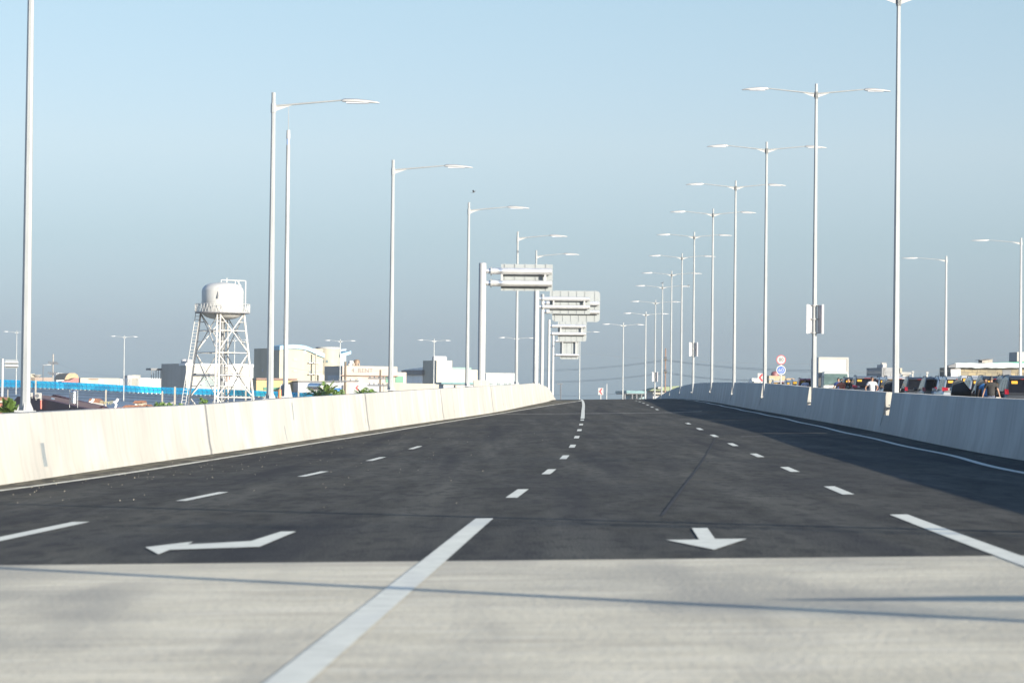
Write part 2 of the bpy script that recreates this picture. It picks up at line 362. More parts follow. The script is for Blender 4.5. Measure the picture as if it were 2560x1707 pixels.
# ------------------------------------------------------------------ lamp posts
def make_lamp(name, label, H, arms, r0=.088, r1=.05, group=None, cat='street lamp', base_h=.17, plate_z=0.0):
    t = thing(name, label, cat, (0, 0, 0), 0, group)
    mb = MB(); mb.cyl((0, 0, -.9), (0, 0, H), r0 + .004, r1, 8, turn=R(22.5)); mb.build('pole', M_steel, t)
    bp = MB(); bp.box(-r0 - .07, r0 + .07, -r0 - .07, r0 + .07, .0, .03)
    for a in range(4):
        Mx = Matrix.Rotation(a * math.pi / 2, 4, 'Z')
        bp.prism([Mx @ Vector((r0 * .8, -.008, .03)), Mx @ Vector((r0 + .045, -.008, .03)), Mx @ Vector((r0 + .04, -.008, .06)), Mx @ Vector((r0 * .9, -.008, base_h))], Mx @ Vector((0, .016, 0)))
    bp.v = [(x, y, z + plate_z) for x, y, z in bp.v]; bp.build('base_plate', M_white, t)
    for s in arms:
        za = H - .33
        am = MB(); am.cyl((s * .04, 0, za), (s * 1.68, 0, za + .165), .026, .018, 8)
        am.cyl((0, 0, za - .17), (0, 0, za + .06), .068, .066, 8, turn=R(22.5))
        arm = am.build('arm', M_steel, t)
        gp = MB(); gp.prism([(s * .05, -.006, za - .02), (s * .46, -.006, za + .025), (s * .05, -.006, za - .13)], (0, .012, 0)); gp.build('bracket', M_white, arm)
        lm = MB(); x0, x1 = 1.62, 2.50; rows = []
        for u, w, hh in ((0, .05, .06), (.06, .08, .082), (.4, .11, .085), (.75, .095, .062), (.95, .065, .036), (1, .03, .02)):
            x = s * (x0 + (x1 - x0) * u); zc = za + .165 - .006 * u - .022 * u * u
            rows.append([(x, -w, zc - .045), (x, -w * .85, zc - .045 + hh * .7), (x, 0, zc - .045 + hh), (x, w * .85, zc - .045 + hh * .7), (x, w, zc - .045), (x, 0, zc - .05), (x, -w, zc - .045)])
        lm.strip(rows)
        for rr in (rows[0], rows[-1]): lm.add(rr[:-1], [tuple(range(6))])
        lum = lm.build('luminaire', M_lum, t, smooth=True)
        ln = MB(); za2 = za + .165 - .075
        ln.box(min(s*1.72, s*2.25), max(s*1.72, s*2.25), -.07, .07, za2 - .012, za2 + .02); ln.build('lens', M_lens, lum)
    return t
ORD = ['nearest', 'second', 'third', 'fourth', 'fifth', 'sixth', 'seventh', 'eighth', 'ninth', 'tenth', 'eleventh', 'twelfth']
HD = 10.15
GRP_D = 'double-arm lamp posts on the median barrier'
dl = make_lamp('street_lamp', 'tallest double-arm lamp post at the right, its arms leaving the picture top', HD, (-1, 1), group=GRP_D, base_h=.05, plate_z=-.5)
TOPS = [(2247, -34), (2041, 210), (1917, 355), (1839.5, 452), (1783, 522), (1736, 580), (1705.5, 633.5), (1679.5, 677), (1656.5, 709.6), (1639, 749), (1615, 779), (1558.6, 806.5)]
LBL = ['', 'tall double-arm lamp post carrying the biggest pair of banners, left of the box truck', 'double-arm lamp post on the barrier beside the red chevron and the speed limit signs',
       'fourth double-arm lamp post of the right-hand row, left of the red chevron sign', 'fifth double-arm lamp post of the right-hand row, standing where the barrier top levels out',
       'double-arm lamp post carrying a small white pair of banners halfway down the right-hand row', 'seventh double-arm lamp post of the right-hand row, just left of the one with small banners',
       'double-arm lamp post with a bird on its top, right of the brown wooden pole', 'ninth double-arm lamp post of the right-hand row, just left of the brown wooden pole',
       'double-arm lamp post with the smallest pair of banners low on its pole near the crest', 'white double-arm lamp post just left of the one with the smallest banners',
       'short double-arm lamp post standing apart at the crest, right of the tiny red chevron']
lamp_base = []
for k, (px, py) in enumerate(TOPS):
    z = POLE_Z[k]; p = at(px, py, z); b = Vector((p.x, z, p.z - HD)); lamp_base.append(b)
    yaw = 0 if k < 10 else R(8)
    if k == 0: dl.location = b
    else: copy_tree(dl, b, yaw, LBL[k])
for z, x in ((49.6, 9.2), (18.7, 8.4), (7.4, 8.1)):
    copy_tree(dl, (x, z, road(x, z) + 1.05), 0, 'double-arm lamp post on the median barrier nearer than the first one seen')
for z, label in ((9.0, None), (-22.0, None)): pass
# the same lamps along the far bend of the road
for (px, py, z, rz, lab) in ((1450, 825, 410, 8, 'double-arm lamp post at the end of the lane line, left arm behind the sign boards'),
        (1292, 840.5, 440, 12, 'distant double-arm lamp post behind the left-hand lamp next to the largest sign gantry'),
        (1085.5, 847, 475, 15, 'distant double-arm lamp post before the white tower block with a dark side'),
        (851, 848, 505, 18, 'distant double-arm lamp post before the pale block with the blue curved roof'),
        (586.7, 846, 535, 24, 'distant double-arm lamp post seen through the legs of the water tower'),
        (311, 838, 555, 30, 'distant double-arm lamp post standing alone before the long blue noise barrier'),
        (42, 826.5, 570, 34, 'distant double-arm lamp post at the far left beside the small sign gantry')):
    p = at(px, py, z); copy_tree(dl, (p.x, p.y, p.z - HD), R(rz), lab)
HL = 7.6
GRP_L = 'single-arm lamp posts on the left barrier'
sl = make_lamp('street_lamp', 'big galvanised lamp post at the far left whose top leaves the picture', HL, (1,), group=GRP_L)
LEFT = [(63, None, 54.5, ''), (684, 232, 81.5, 'tall single-arm lamp post right of the water tower, with the highest lamp head at left'),
        (983, 400, 108.5, 'single-arm lamp post standing before the RENT building'), (1172.5, 506, 143, 'single-arm lamp post just left of the largest sign gantry'),
        (1294.5, 579, 174, 'single-arm lamp post passing behind the largest sign board'), (1341, 626, 201, 'smallest single-arm lamp post of the left row, rising over the first sign gantry')]
for px, py, z, lab in LEFT:
    if py is None: p = at(px, 1030, z); b = Vector((p.x, z, p.z)); sl.location = b
    else: p = at(px, py, z); b = Vector((p.x, z, p.z - HL)); q = copy_tree(sl, b, 0, lab); k_ = 1.0 if z < 120 else (p.z - interp(TTB, z)) / HL; q.location.z = p.z - HL * k_; q.scale = (1.05, 1, k_)
GRP_R = 'single-arm lamp posts on the far side of the opposite road'
ol = make_lamp('street_lamp', 'single-arm lamp post pointing left at the right picture edge, before the block house', 11.2, (-1,), group=GRP_R)
for i, (px, py, z) in enumerate(((2553, 595, 230), (2366, 640, 257))):
    p = at(px, py, z); b = (p.x, p.y, p.z - 11.2)
    if i == 0: ol.location = b; ol.scale = (1.4, 1, 1)
    else: copy_tree(ol, b, 0, 'single-arm lamp post pointing left, left of the concrete block house')
for x, z in ((33.0, 21.8), (32.5, -8.9), (36.2, -20.5)):
    copy_tree(ol, (x, z, road(8, z)), 0, 'single-arm lamp post across the opposite road, outside the picture to the right')
# made-up boom added out of view to throw the dark streak at lower right
bg = thing('shadow_boom', 'unseen arm added outside the picture to throw the short dark shadow at lower right', 'shadow caster', (8.6, 10.6, road(8.6, 10.6)))
bb = MB(); bb.box(-.16, .16, -.16, .16, 0, 1.15); bb.build('housing', M_white, bg, bevel=.02)
bb = MB(); bb.cyl((.5, 0, 1.42), (-1.6, 0, 1.45), .095, .09, 10); bb.cyl((-1.6, 0, 1.45), (-2.75, 0, 1.46), .09, .012, 10); bb.cyl((0, 0, 1.1), (0, 0, 1.45), .05, n=8); bb.build('boom', M_white, bg)
# slim mast with a spike beside the second left lamp
p = at(713, 993, 92); ms = thing('surveillance_mast', 'slim steel mast with a thin spike on top, right beside the tallest left lamp post', 'mast', p)
mb = MB(); mb.cyl((0, 0, -1.2), (0, 0, 7.05), .075, .055, 8); mb.build('pole', M_steel, ms)
mb = MB(); mb.cyl((0, 0, 7.05), (0, 0, 7.22), .045, .045, 8); mb.build('collar', mat('mast_collar_blue', (.16, .22, .34), .5), ms)
mb = MB(); mb.cyl((0, 0, 7.22), (0, 0, 7.46), .06, .05, 10); mb.build('cap', M_white, ms)
mb = MB(); mb.cyl((0, 0, 7.46), (0, 0, 8.15), .012, .006, 6); mb.build('spike', M_steel, ms)
bp = MB(); bp.box(-.2, .2, -.2, .2, -.02, .03)
for a in range(4):
    Mx = Matrix.Rotation(a * math.pi / 2, 4, 'Z'); bp.prism([Mx @ Vector(q) for q in ((.06, -.012, .03), (.20, -.012, .03), (.13, -.012, .36), (.06, -.012, .38))], Mx @ Vector((0, .024, 0)))
bp.build('base_plate', M_white, ms)
p = at(699, 997, 84); mb = MB(); mb.cyl(p - Vector((0, 0, .6)), p + Vector((0, 0, .22)), .05, .042, 12)
mb.lathe([(0, .03), (.03, .025), (.042, 0)], 12, p + Vector((0, 0, .22)))
tag(mb.build('pipe_stub', mat('orange_plastic', (.40, .14, .05), .5), smooth=True), 'short orange plastic pipe between the two left posts', 'pipe')

# banners on three median poles
def banner(k, y0, y1, lab):
    b = lamp_base[k]; z = POLE_Z[k]; px = CX + F * b.x / z
    zt, zb = at(px, y0, z).z - b.z, at(px, y1, z).z - b.z
    t = thing('pole_banner', lab, 'banner', (b.x, b.y, b.z), 0, 'pairs of banners on the median lamp posts')
    h = zt - zb
    for s in (-1, 1):
        rows = []
        for i in range(9):
            u = i / 8; rows.append([(s * (.10 + .155 * v + .02 * math.sin(6 * u) * v * (1 - v) * 3), -.04 - .22 * v + .05 * math.sin(5 * u + s) * v * (1 - v) * 2, zb + h * u) for v in (0, .25, .5, .75, 1)])
        mb = MB(); mb.strip(rows); mb.strip([[(x, y + .008, zz) for x, y, zz in r] for r in rows])
        mb.box(s * .255 - .035, s * .255 + .035, -.30, -.27, zb - .02, zt + .02)
        mb.build('banner_cloth', mat('banner_white', (.30, .29, .30), .7, var=.06), t, fix=False)
        fr = MB()
        for zz in (zb + .01, (zb + zt) / 2, zt - .01): fr.box(min(s * .05, s * .26), max(s * .05, s * .26), -.13, -.10, zz - .012, zz + .012)
        fr.build('banner_rod', M_dkgrey, t)
    cl = MB()
    for zz in (zb + .01, (zb + zt) / 2, zt - .01): cl.cyl((0, 0, zz - .025), (0, 0, zz + .025), .105, .105, 12)
    cl.build('clamp', M_white, t)
banner(1, 763, 833, 'biggest pair of white banners, halfway down the lamp post left of the box truck')
banner(5, 856.5, 890, 'smaller pair of white banners low on a lamp post above the barrier crest')
banner(9, 930.5, 953.5, 'smallest pair of white banners, near the foot of a lamp post by the wooden pole')

# ------------------------------------------------------------------ cantilever sign gantries seen from behind
def gantry(px, ytop, ybase, z, dia, arms, xend, panel, lab, rad=0.0, nrib=5, ped=None, panel_back=True, struts=()):
    P = at(px, ytop, z); m = z / F; zb = at(px, ybase, z).z - 1.0
    t = thing('sign_gantry', lab, 'sign gantry', (P.x, P.y, zb), 0, 'cantilever sign gantries along the left side')
    L = lambda x, y: (at(x, y, z) - Vector((P.x, P.y, zb)))
    H = P.z - zb; r = dia / 2
    mb = MB(); mb.cyl((0, 0, 0), (0, 0, H), r, r, 20); mb.lathe([(r, 0), (r * .7, .03), (0, .04)], 20, (0, 0, H)); mb.build('pole', M_white, t, smooth=True)
    if ped:
        w = ped * m / 2; mb = MB(); mb.box(-w, w, -.4, .4, -1.5, 1.0 - .35 * 0); mb.build('pedestal', M_barrier, t, bevel=.03)
    for y in arms[0]:
        a = L(px, y); e = L(xend, y); ra = arms[1] / 2
        mb = MB(); mb.cyl((0, -.02, a.z), (r * 2.3, -.02, a.z), ra * .55, ra * .9, 16); mb.cyl((r * 2.3, -.02, a.z), (e.x, -.02, a.z), ra, ra, 18)
        arm = mb.build('arm_tube', M_bright, t, smooth=True)
        fl = MB(); fl.cyl((r * 2.15, -.02, a.z), (r * 2.45, -.02, a.z), ra * 1.35, ra * 1.35, 16); fl.build('flange', M_steel, arm)
    x0, y0, x1, y1 = panel; a, b = L(x0, y1), L(x1, y0); yb = arms[1] / 2 + .08; mb = MB()
    if rad:
        rr = rad * (b.x - a.x); pts = []
        for cx_, cz_, a0 in ((b.x - rr, b.z - rr, 0), (a.x + rr, b.z - rr, 90), (a.x + rr, a.z + rr, 180), (b.x - rr, a.z + rr, 270)):
            for q in range(5): an = R(a0 + q * 22.5); pts.append((cx_ + rr * math.cos(an), yb, cz_ + rr * math.sin(an)))
        mb.prism(pts, (0, .03, 0))
    else: mb.box(a.x, b.x, yb, yb + .03, a.z, b.z)
    pn = mb.build('sign_panel', M_sign_back, t)
    rb_ = MB()
    for i in range(nrib):
        x = a.x + (b.x - a.x) * (i + .5 if nrib < 5 else i + .25 + .12) / nrib * (1 if nrib < 5 else 1.0)
        rb_.box(x - .018, x + .018, yb - .03, yb, a.z - .03, b.z + .03)
    rb_.build('stiffener', M_sign_back, pn)
    for sx in struts:
        q0, q1 = L(sx, max(arms[0])), L(sx, min(arms[0])); mb = MB(); mb.box(q0.x - .05, q0.x + .05, -.06, .06, q0.z, q1.z); mb.build('strut', M_white, t)
gantry(1206.6, 658.5, 950, 150, .34, ((677.5, 707.5), .30), 1379, (1252, 661, 1382, 726), 'largest sign gantry, two bright tubes before a square grey board seen from behind', ped=40, struts=(1254.5, 1363))
gantry(1341.2, 727, 958, 208, .34, ((746.5, 766.8), .27), 1474, (1374, 728, 1476, 784), 'second sign gantry, whose two tubes cross in front of a bigger rounded board', ped=22, struts=(1384, 1461))
gantry(1356.5, 736, 962, 230, .25, ((757.5, 779), .3), 1498, (1380, 727.5, 1500.5, 803.5), 'sign gantry carrying the biggest board with rounded corners, seen from behind', rad=.07, nrib=6)
gantry(1373, 800, 975, 300, .24, ((815, 834), .32), 1464, (1394.5, 803, 1466.5, 852.5), 'mid-size rounded sign board on two tubes, hanging below the biggest board', rad=.06, nrib=5, struts=(1402, 1455))
gantry(1383, 837, 985, 340, .24, ((852, 887), .27), 1447, (1400, 846, 1447.5, 897.5), 'lowest and smallest rounded sign board, on widely spaced tubes above the crest', rad=.08, nrib=4, struts=(1406.5, 1440))
gantry(6.5, 897, 994, 560, .85 * .5, ((905, 914), .4), 46, (12, 899, 44, 920), 'small distant sign gantry at the far left edge beyond the houses', nrib=3)

# ------------------------------------------------------------------ road signs
def chevron(px, py, w, h, z, lab, base_y):
    c = at(px, py, z); m = z / F; W, Hh = w * m, h * m; zb = at(px, base_y, z).z
    t = thing('chevron_sign', lab, 'road sign', (c.x, c.y, zb), 0, 'red chevron signs on the bend')
    mb = MB(); mb.cyl((0, .03, -.6), (0, .03, c.z - zb + Hh * .4), .04, .04, 8); mb.build('post', M_white, t)
    mb = MB(); mb.box(-W/2, W/2, -.015, .015, c.z - zb - Hh/2, c.z - zb + Hh/2); bd = mb.build('board', M_signwhite, t)
    mb = MB(); z0 = c.z - zb; u = lambda x, zz: (x * W, -.019, z0 + zz * Hh)
    mb.prism([u(-.38, 0), u(.05, .42), u(.36, .42), u(-.04, 0), u(.36, -.42), u(.05, -.42)], (0, .004, 0)); mb.build('chevron', M_red, bd)
chevron(1502, 978.3, 12.6, 17, 300, 'tiny red chevron sign standing just past the road crest', 1000)
chevron(1902.5, 943.7, 16.5, 21.5, 230, 'red chevron sign on the right, beside the third lamp post of the row', 960)
chevron(892.8, 969.5, 11.5, 15.5, 480, 'red chevron sign on the left, in front of the RENT building', 990)
def disc(n=40, r=.3, y=-.02, d=.004):
    mb = MB(); mb.prism([(r * math.cos(2*math.pi*i/n), y, r * math.sin(2*math.pi*i/n)) for i in range(n)], (0, d, 0)); return mb
zs_ = 215; m = zs_ / F; c8, c6 = at(1952.8, 899.3, zs_), at(1952.8, 925.2, zs_); zb = at(1952.8, 958, zs_).z
t = thing('speed_limit_sign', 'post with a round red-ringed 80 sign above a round blue 60 sign', 'road sign', (c8.x, c8.y, zb))
mb = MB(); mb.cyl((0, .04, -.5), (0, .04, c8.z - zb), .035, .035, 8); mb.build('post', M_white, t)
mb = disc(r=.306); o8 = mb.build('sign_disc', M_red, t); o8.location = (0, 0, c8.z - zb); o8['label'] = 'white disc with a red ring reading 80'
mb = disc(r=.262, y=-.025); q = mb.build('disc_face', M_signwhite, o8)
text_mesh('numerals', '80', .33, M_black, q, (0, -.029, 0), (R(90), 0, 0), .003)
mb = disc(r=.312); o6 = mb.build('sign_disc', M_signwhite, t); o6.location = (.0, 0, c6.z - zb); o6['label'] = 'blue disc with a white rim reading 60'
mb = disc(r=.252, y=-.025); q = mb.build('disc_face', M_blue, o6)
text_mesh('numerals', '60', .37, M_signwhite, q, (0, -.029, .0), (R(90), 0, 0), .003, 1.02)
mb = MB(); mb.box(-.085, .085, -.029, -.025, -.205, -.17); mb.build('underline', M_signwhite, q)

# ------------------------------------------------------------------ water tower
zt_ = 380.0; m = zt_ / F
def W_(px, py): p = at(px, py, zt_); return p
tc_ = W_(556, 781); wt = thing('water_tower', 'white steel water tower with a domed tank on four laced legs', 'water tower', (tc_.x, tc_.y, GZ))
M_wt = mat('water_tower_white', (0.29, 0.29, 0.285), .55, var=.06, scale=.8, streaks=[((1, 1, .2), 1.0, (.19, .185, .17), .58, .75, .5)])
M_wts = mat('water_tower_steel', (0.32, 0.31, 0.295), .6, var=.12, scale=1, streaks=[((1, 1, .5), 2, (.15, .13, .10), .58, .75, .6)])
base = Vector((tc_.x, tc_.y, GZ)); hz_ = lambda py: W_(556, py).z - GZ
rt = 52.2 * m; z0, zs1, ztop, zbot = hz_(781), hz_(728), hz_(707.5), hz_(800)
prof = [(0.001, zbot)] + [(rt * math.sin(R(a)), z0 - (z0 - zbot) * math.cos(R(a))) for a in (18, 36, 54, 72, 90)] + [(rt, zs1)] + [(rt * (.35 + .65 * math.cos(R(a))), zs1 + (ztop - zs1) * math.sin(R(a)) * (1 if a < 90 else 1)) for a in (15, 30, 45, 60, 75, 90)] + [(.001, ztop + .12)]
mb = MB(); mb.lathe(prof, 40); tank = mb.build('tank', M_wt, wt, smooth=True)
mb = MB(); x = -1.6 * m * 5; y = -math.sqrt(rt * rt - x * x) - .05
mb.cyl((x, y, hz_(748)), (x + .05, y + .2, hz_(722)), .10, .10, 8); mb.build('hatch_pipe', M_dkgrey, tank)
rg = 68.5 * m; zg, zg2 = hz_(781), hz_(760.5)
mb = MB(); mb.lathe([(rt * .96, zg - .12), (rg, zg - .12), (rg, zg), (rt * .96, zg)], 40); mb.build('gallery', mat('gallery_floor', (.12, .12, .13), .7), wt)
mb = MB(); n = 44
for i in range(n):
    a, b = 2*math.pi*i/n, 2*math.pi*(i+1)/n; A = Vector((rg*math.cos(a), rg*math.sin(a), 0)); Bv = Vector((rg*math.cos(b), rg*math.sin(b), 0)); Mi = (A + Bv) / 2
    for zz in (zg2, zg + .06): mb.cyl(A + Vector((0,0,zz)), Bv + Vector((0,0,zz)), .026, n=5)
    mb.cyl(A + Vector((0,0,zg)), Mi + Vector((0,0,zg2)), .022, n=5); mb.cyl(Mi + Vector((0,0,zg2)), Bv + Vector((0,0,zg)), .022, n=5)
mb.build('railing', M_wt, wt)
ctr = lambda px, py: W_(px, py) - base
# four legs stand on a square turned about 40 degrees to the view
tl, bl = Vector(ctr(500.6, 783)), Vector(ctr(458, 1060)); fr = Vector(ctr(551.5, 784)); rr_ = Vector(ctr(609.5, 784)); br = Vector(ctr(645, 1060))
topr, botr = 54.5 * m, 91.0 * m; Zt, Zb = hz_(783), -.3
angs = [R(a) for a in (-94, -4, 86, 176)]
legs = [(Vector((topr*math.cos(a), topr*math.sin(a), Zt)), Vector((botr*1.12*math.cos(a), botr*1.12*math.sin(a), Zb))) for a in angs]
Lp = lambda i, t: legs[i % 4][0].lerp(legs[i % 4][1], t)
for i in range(4):
    mb = MB(); out = Vector((math.cos(angs[i]), math.sin(angs[i]), 0)); tv = Vector((-out.y, out.x, 0)) * .19
    mb.cyl(Lp(i, 0) + tv, Lp(i, 1) + tv, .09, n=6); mb.cyl(Lp(i, 0) - tv, Lp(i, 1) - tv, .09, n=6)
    N = 44
    for k in range(N):
        s_ = 1 if k % 2 else -1; mb.cyl(Lp(i, k/N) + tv*s_, Lp(i, (k+1)/N) - tv*s_, .025, n=4)
    mb.build('leg', M_wts, wt)
lev = [(z0 - (hz_(py))) / (Zt - Zb) + (Zt - z0) / (Zt - Zb) for py in (784, 827, 882, 938, 993, 1048)]
for i in range(4):
    mb = MB(); j = i + 1
    for k in range(5):
        a0, b0, a1, b1 = Lp(i, lev[k]), Lp(j, lev[k]), Lp(i, lev[k+1]), Lp(j, lev[k+1]); mid = (a1 + b1) / 2; midt = (a0 + b0) / 2
        mb.cyl(a1, b1, .065, n=5)
        if k % 2 == 0: mb.cyl(a0, mid, .065, n=5); mb.cyl(b0, mid, .065, n=5); q0, q1, o0, o1 = (a0+mid)/2, (b0+mid)/2, (a0+a1)/2, (b0+b1)/2
        else: mb.cyl(midt, a1, .065, n=5); mb.cyl(midt, b1, .065, n=5); q0, q1, o0, o1 = (midt+a1)/2, (midt+b1)/2, (a0+a1)/2, (b0+b1)/2
        mb.cyl(q0, o0, .04, n=4); mb.cyl(q1, o1, .04, n=4)
    mb.build('bracing', M_wts, wt)
mb = MB(); mb.cyl((0, 0, -.2), (0, 0, zbot + .3), .17, n=12); mb.build('riser_pipe', mat('riser_dark', (.10, .105, .11), .6), wt)
mb = MB(); la = angs[3]; o_ = Vector((-.75, -.25, 0))
o2 = Vector((-.30, -.25, 0)); OL = lambda q: o2.lerp(o_, q)
for sx in (-.25, .25): mb.cyl(Lp(3, 0) + o2 + Vector((sx, 0, 0)), Lp(3, 1) + o_ + Vector((sx, 0, 0)), .045, n=5)
for k in range(0, 46, 1): a = Lp(3, k / 46) + OL(k / 46); mb.cyl(a - Vector((.25, 0, 0)), a + Vector((.25, 0, 0)), .032, n=4)
mb.build('ladder', M_wt, wt)
mb = MB(); c = lambda px, py: ctr(px, py)
for a, b in (((553, 708), (553, 699)), ((567, 708), (567, 695)), ((553, 700), (614, 702)), ((614, 702), (613, 781)), ((588, 712), (588, 700)), ((592, 701), (603, 716)), ((597, 702), (597, 712))): mb.cyl(c(*a), c(*b), .07 if a == (614, 702) or b == (614, 702) else .05, n=6)
mb.build('overflow_pipe', M_wt, wt)

# ------------------------------------------------------------------ buildings
class Bld:
    def __init__(s, name, label, cat, xc, z, phi=28, ybase=None, group=None):
        s.z, s.phi = z, R(phi); p = at(xc, hz(xc), z); s.X = p.x; s.z0 = p.z
        s.g = GZ if ybase is None else at(xc, ybase, z).z
        s.t = thing(name, label, cat, (s.X, z, s.g), s.phi, group)
    def u(s, px): q = (px - CX) / F; return (q * s.z - s.X) / (math.cos(s.phi) - q * math.sin(s.phi))
    def ud(s, px, y): q = (px - CX) / F; sn, cs = math.sin(s.phi), math.cos(s.phi); return (q * (s.z + y * cs) - s.X + y * sn) / (cs - q * sn)
    def w(s, px): q = (px - CX) / F; return (s.X - q * s.z) / (math.sin(s.phi) + q * math.cos(s.phi))
    def v(s, py, px=None, d=None):
        d = s.z if d is None else d; px = CX if px is None else px
        return at(px, py, d).z - s.g
    def vf(s, px, py): return s.v(py, px, s.z + s.u(px) * math.sin(s.phi))
    def vs(s, px, py): return s.v(py, px, s.z + s.w(px) * math.cos(s.phi))
    def block(s, name, m, xl, xr, ytop, xc=None, zbot=0.0, depth=None, parent=None, ybot=None, y0=0.0, bevel=0):
        u0 = 0.0 if xc is None else s.u(xc); u1 = s.u(xr); d = depth or max(1.0, s.w(xl))
        zt = s.vf((xr + (xc if xc else xr)) / 2, ytop); zb = zbot if ybot is None else s.vf(xr, ybot)
        mb = MB(); mb.box(u0, u1, y0, y0 + d, zb, zt); return mb.build(name, m, parent or s.t, bevel=bevel)
    def front(s, name, m, x0, y0, x1, y1, out=.06, inn=.02, parent=None):
        mb = MB(); mb.box(s.u(x0), s.u(x1), -out, inn, s.vf((x0+x1)/2, y1), s.vf((x0+x1)/2, y0)); return mb.build(name, m, parent or s.t)
    def side(s, name, m, x0, y0, x1, y1, out=.06, parent=None):
        mb = MB(); xm = (x0 + x1) / 2; mb.box(-out, .02, min(s.w(x0), s.w(x1)), max(s.w(x0), s.w(x1)), s.vs(xm, y1), s.vs(xm, y0)); return mb.build(name, m, parent or s.t)
    def window(s, x0, y0, x1, y1, n=3, m=None, fm=None):
        f = s.front('window', fm or M_wframe, x0, y0, x1, y1, .05)
        g = MB(); a, b = s.u(x0), s.u(x1); zb, zt = s.vf(x0, y1), s.vf(x0, y0); wd = (b - a) / n
        for i in range(n): g.box(a + wd * (i + .1), a + wd * (i + .9), -.075, -.05, zb + (zt - zb) * .1, zt - (zt - zb) * .1)
        g.build('pane', m or M_glass, f); return f
def streaky(name, c, k=.72, f=.5): return mat(name, c, .85, var=.08, scale=.25, streaks=[((.7, .7, .06), 1.0, tuple(q * k for q in c), .5, .72, f)])
M_glass = mat('window_glass', (.10, .13, .14), .15, var=.3, scale=.6)
M_wframe = mat('window_frame', (0.244, 0.244, 0.232), .6)
M_cream = streaky('cream_plaster', (0.216, 0.200, 0.159)); M_cream2 = streaky('pale_cream_plaster', (0.230, 0.218, 0.186)); M_whitep = streaky('white_plaster', (0.222, 0.218, 0.209))
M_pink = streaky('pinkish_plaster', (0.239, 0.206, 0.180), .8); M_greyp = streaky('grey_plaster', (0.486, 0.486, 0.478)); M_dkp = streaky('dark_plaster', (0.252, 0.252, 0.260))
M_peach = mat('peach_roof', (0.209, 0.145, 0.087), .8); M_redroof = mat('red_metal_roof', (0.128, 0.026, 0.026), .6, stretch=(6, 6, .3)); M_maroon = mat('maroon_metal', (0.035, 0.010, 0.015), .6, var=.12, scale=3, stretch=(3, 3, .2))
M_brownroof = mat('faded_brown_roof', (0.078, 0.042, 0.034), .7, var=.2, scale=2); M_tile = mat('terracotta_tile', (0.122, 0.052, 0.029), .8, var=.3, scale=5)
M_skyblue = mat('sky_blue_metal', (0.099, 0.220, 0.302), .5, var=.06); M_green = mat('green_shutter', (0.012, 0.099, 0.055), .6, var=.12, scale=4, stretch=(.2, .2, 8)); M_yellow = mat('yellow_sheet_metal', (0.239, 0.177, 0.080), .7, var=.2, scale=4, stretch=(4, 4, .15))
M_corr = mat('corrugated_grey', (0.196, 0.202, 0.213), .6, var=.35, scale=5, stretch=(5, 5, .05)); M_teal = mat('teal_roof', (0.070, 0.139, 0.151), .6, var=.1)
M_inox = mat('stainless_tank_steel', (0.302, 0.307, 0.319), .22, metal=.9, var=.1)
M_brownband = mat('brown_cornice', (.11, .065, .05), .7)
def tank_v(parent, c, r, h, m=None, name='roof_tank'):
    mb = MB(); mb.lathe([(.001, 0), (r, 0), (r, h * .8), (r * .7, h * .95), (.001, h)], 18, c); return mb.build(name, m or M_inox, parent, smooth=True)

# white house with a shaded side, behind the water tower
b = Bld('white_building', 'white plastered building with a tall grey shaded side, behind the water tower', 'building', 464, 640, 30)
b.block('wall', streaky('white_house_plaster', (0.206, 0.200, 0.186)), 404, 634, 911.5)
b.front('canopy_slab', M_dkgrey, 484, 934, 599, 937, out=1.4)
f = b.front('window', M_dkp, 500, 938, 600, 966, .05); b.front('railing', M_greyp, 560, 955, 600, 966, .3, parent=f); b.front('pane', M_glass, 503, 941, 545, 966, .09, parent=f)
b.front('door', mat('brown_door', (.10, .05, .04), .6), 566, 941, 576, 956, .07)
b.front('parapet', M_greyp, 464, 909.5, 634, 915, .12, 3)
for px in (447, 459): tank_v(b.t, (1.2, b.w(px), b.vs(px, 913)), .62, 1.25, M_dkp)
mb = MB(); z_ = b.vs(390, 924); mb.box(-2.2, .2, b.w(404), b.w(404) + 2.5, z_ - .15, z_ + .25)
mb.build('lean_to_roof', M_dkgrey, b.t)
fr_ = MB()
for q in range(5): fr_.box(-2.1 + q * .5, -2.0 + q * .5, b.w(404) + .1, b.w(404) + .2, b.vs(390, 966), z_ - .15)
fr_.build('frame', M_dkgrey, b.t)
b = Bld('long_grey_building', 'long low grey building with a small cream rooftop block, left of the white building', 'building', 318, 690, 20)
b.block('wall', M_greyp, 314, 408, 946); b.block('rooftop_block', M_dkp, 319, 331, 938, xc=320, depth=4); b.block('rooftop_block', M_cream2, 330, 352, 937.5, xc=331, depth=4)
mb = MB(); a = b.u(342); mb.add([(b.u(380), -.02, b.vf(380, 946)), (b.u(408), -.02, b.vf(408, 946)), (b.u(408), -.02, b.vf(408, 943)), (b.u(394), -.02, b.vf(394, 943))], [(0, 1, 2, 3)])
b = Bld('cream_workshop', 'long cream low building with a dark door bay behind the blue noise barrier', 'building', 200, 700, 14)
b.block('wall', M_cream2, 198, 300, 945.5); b.front('door', M_dkp, 247.5, 948, 260.5, 968, .06); b.front('fascia', M_brownband, 223, 946.5, 247, 948.5, .2); b.front('door', M_dkp, 300.5, 947, 308, 968, .06, 6)
b = Bld('barn_roofed_building', 'building with a tall peach barn roof above a red hip roof, at far left', 'building', 178, 730, 25)
b.block('wall', M_cream2, 162, 199, 949)
prof = [(162, 949), (166, 940), (171, 934.5), (175, 932.5), (188, 932.5), (195, 937), (200, 949)]
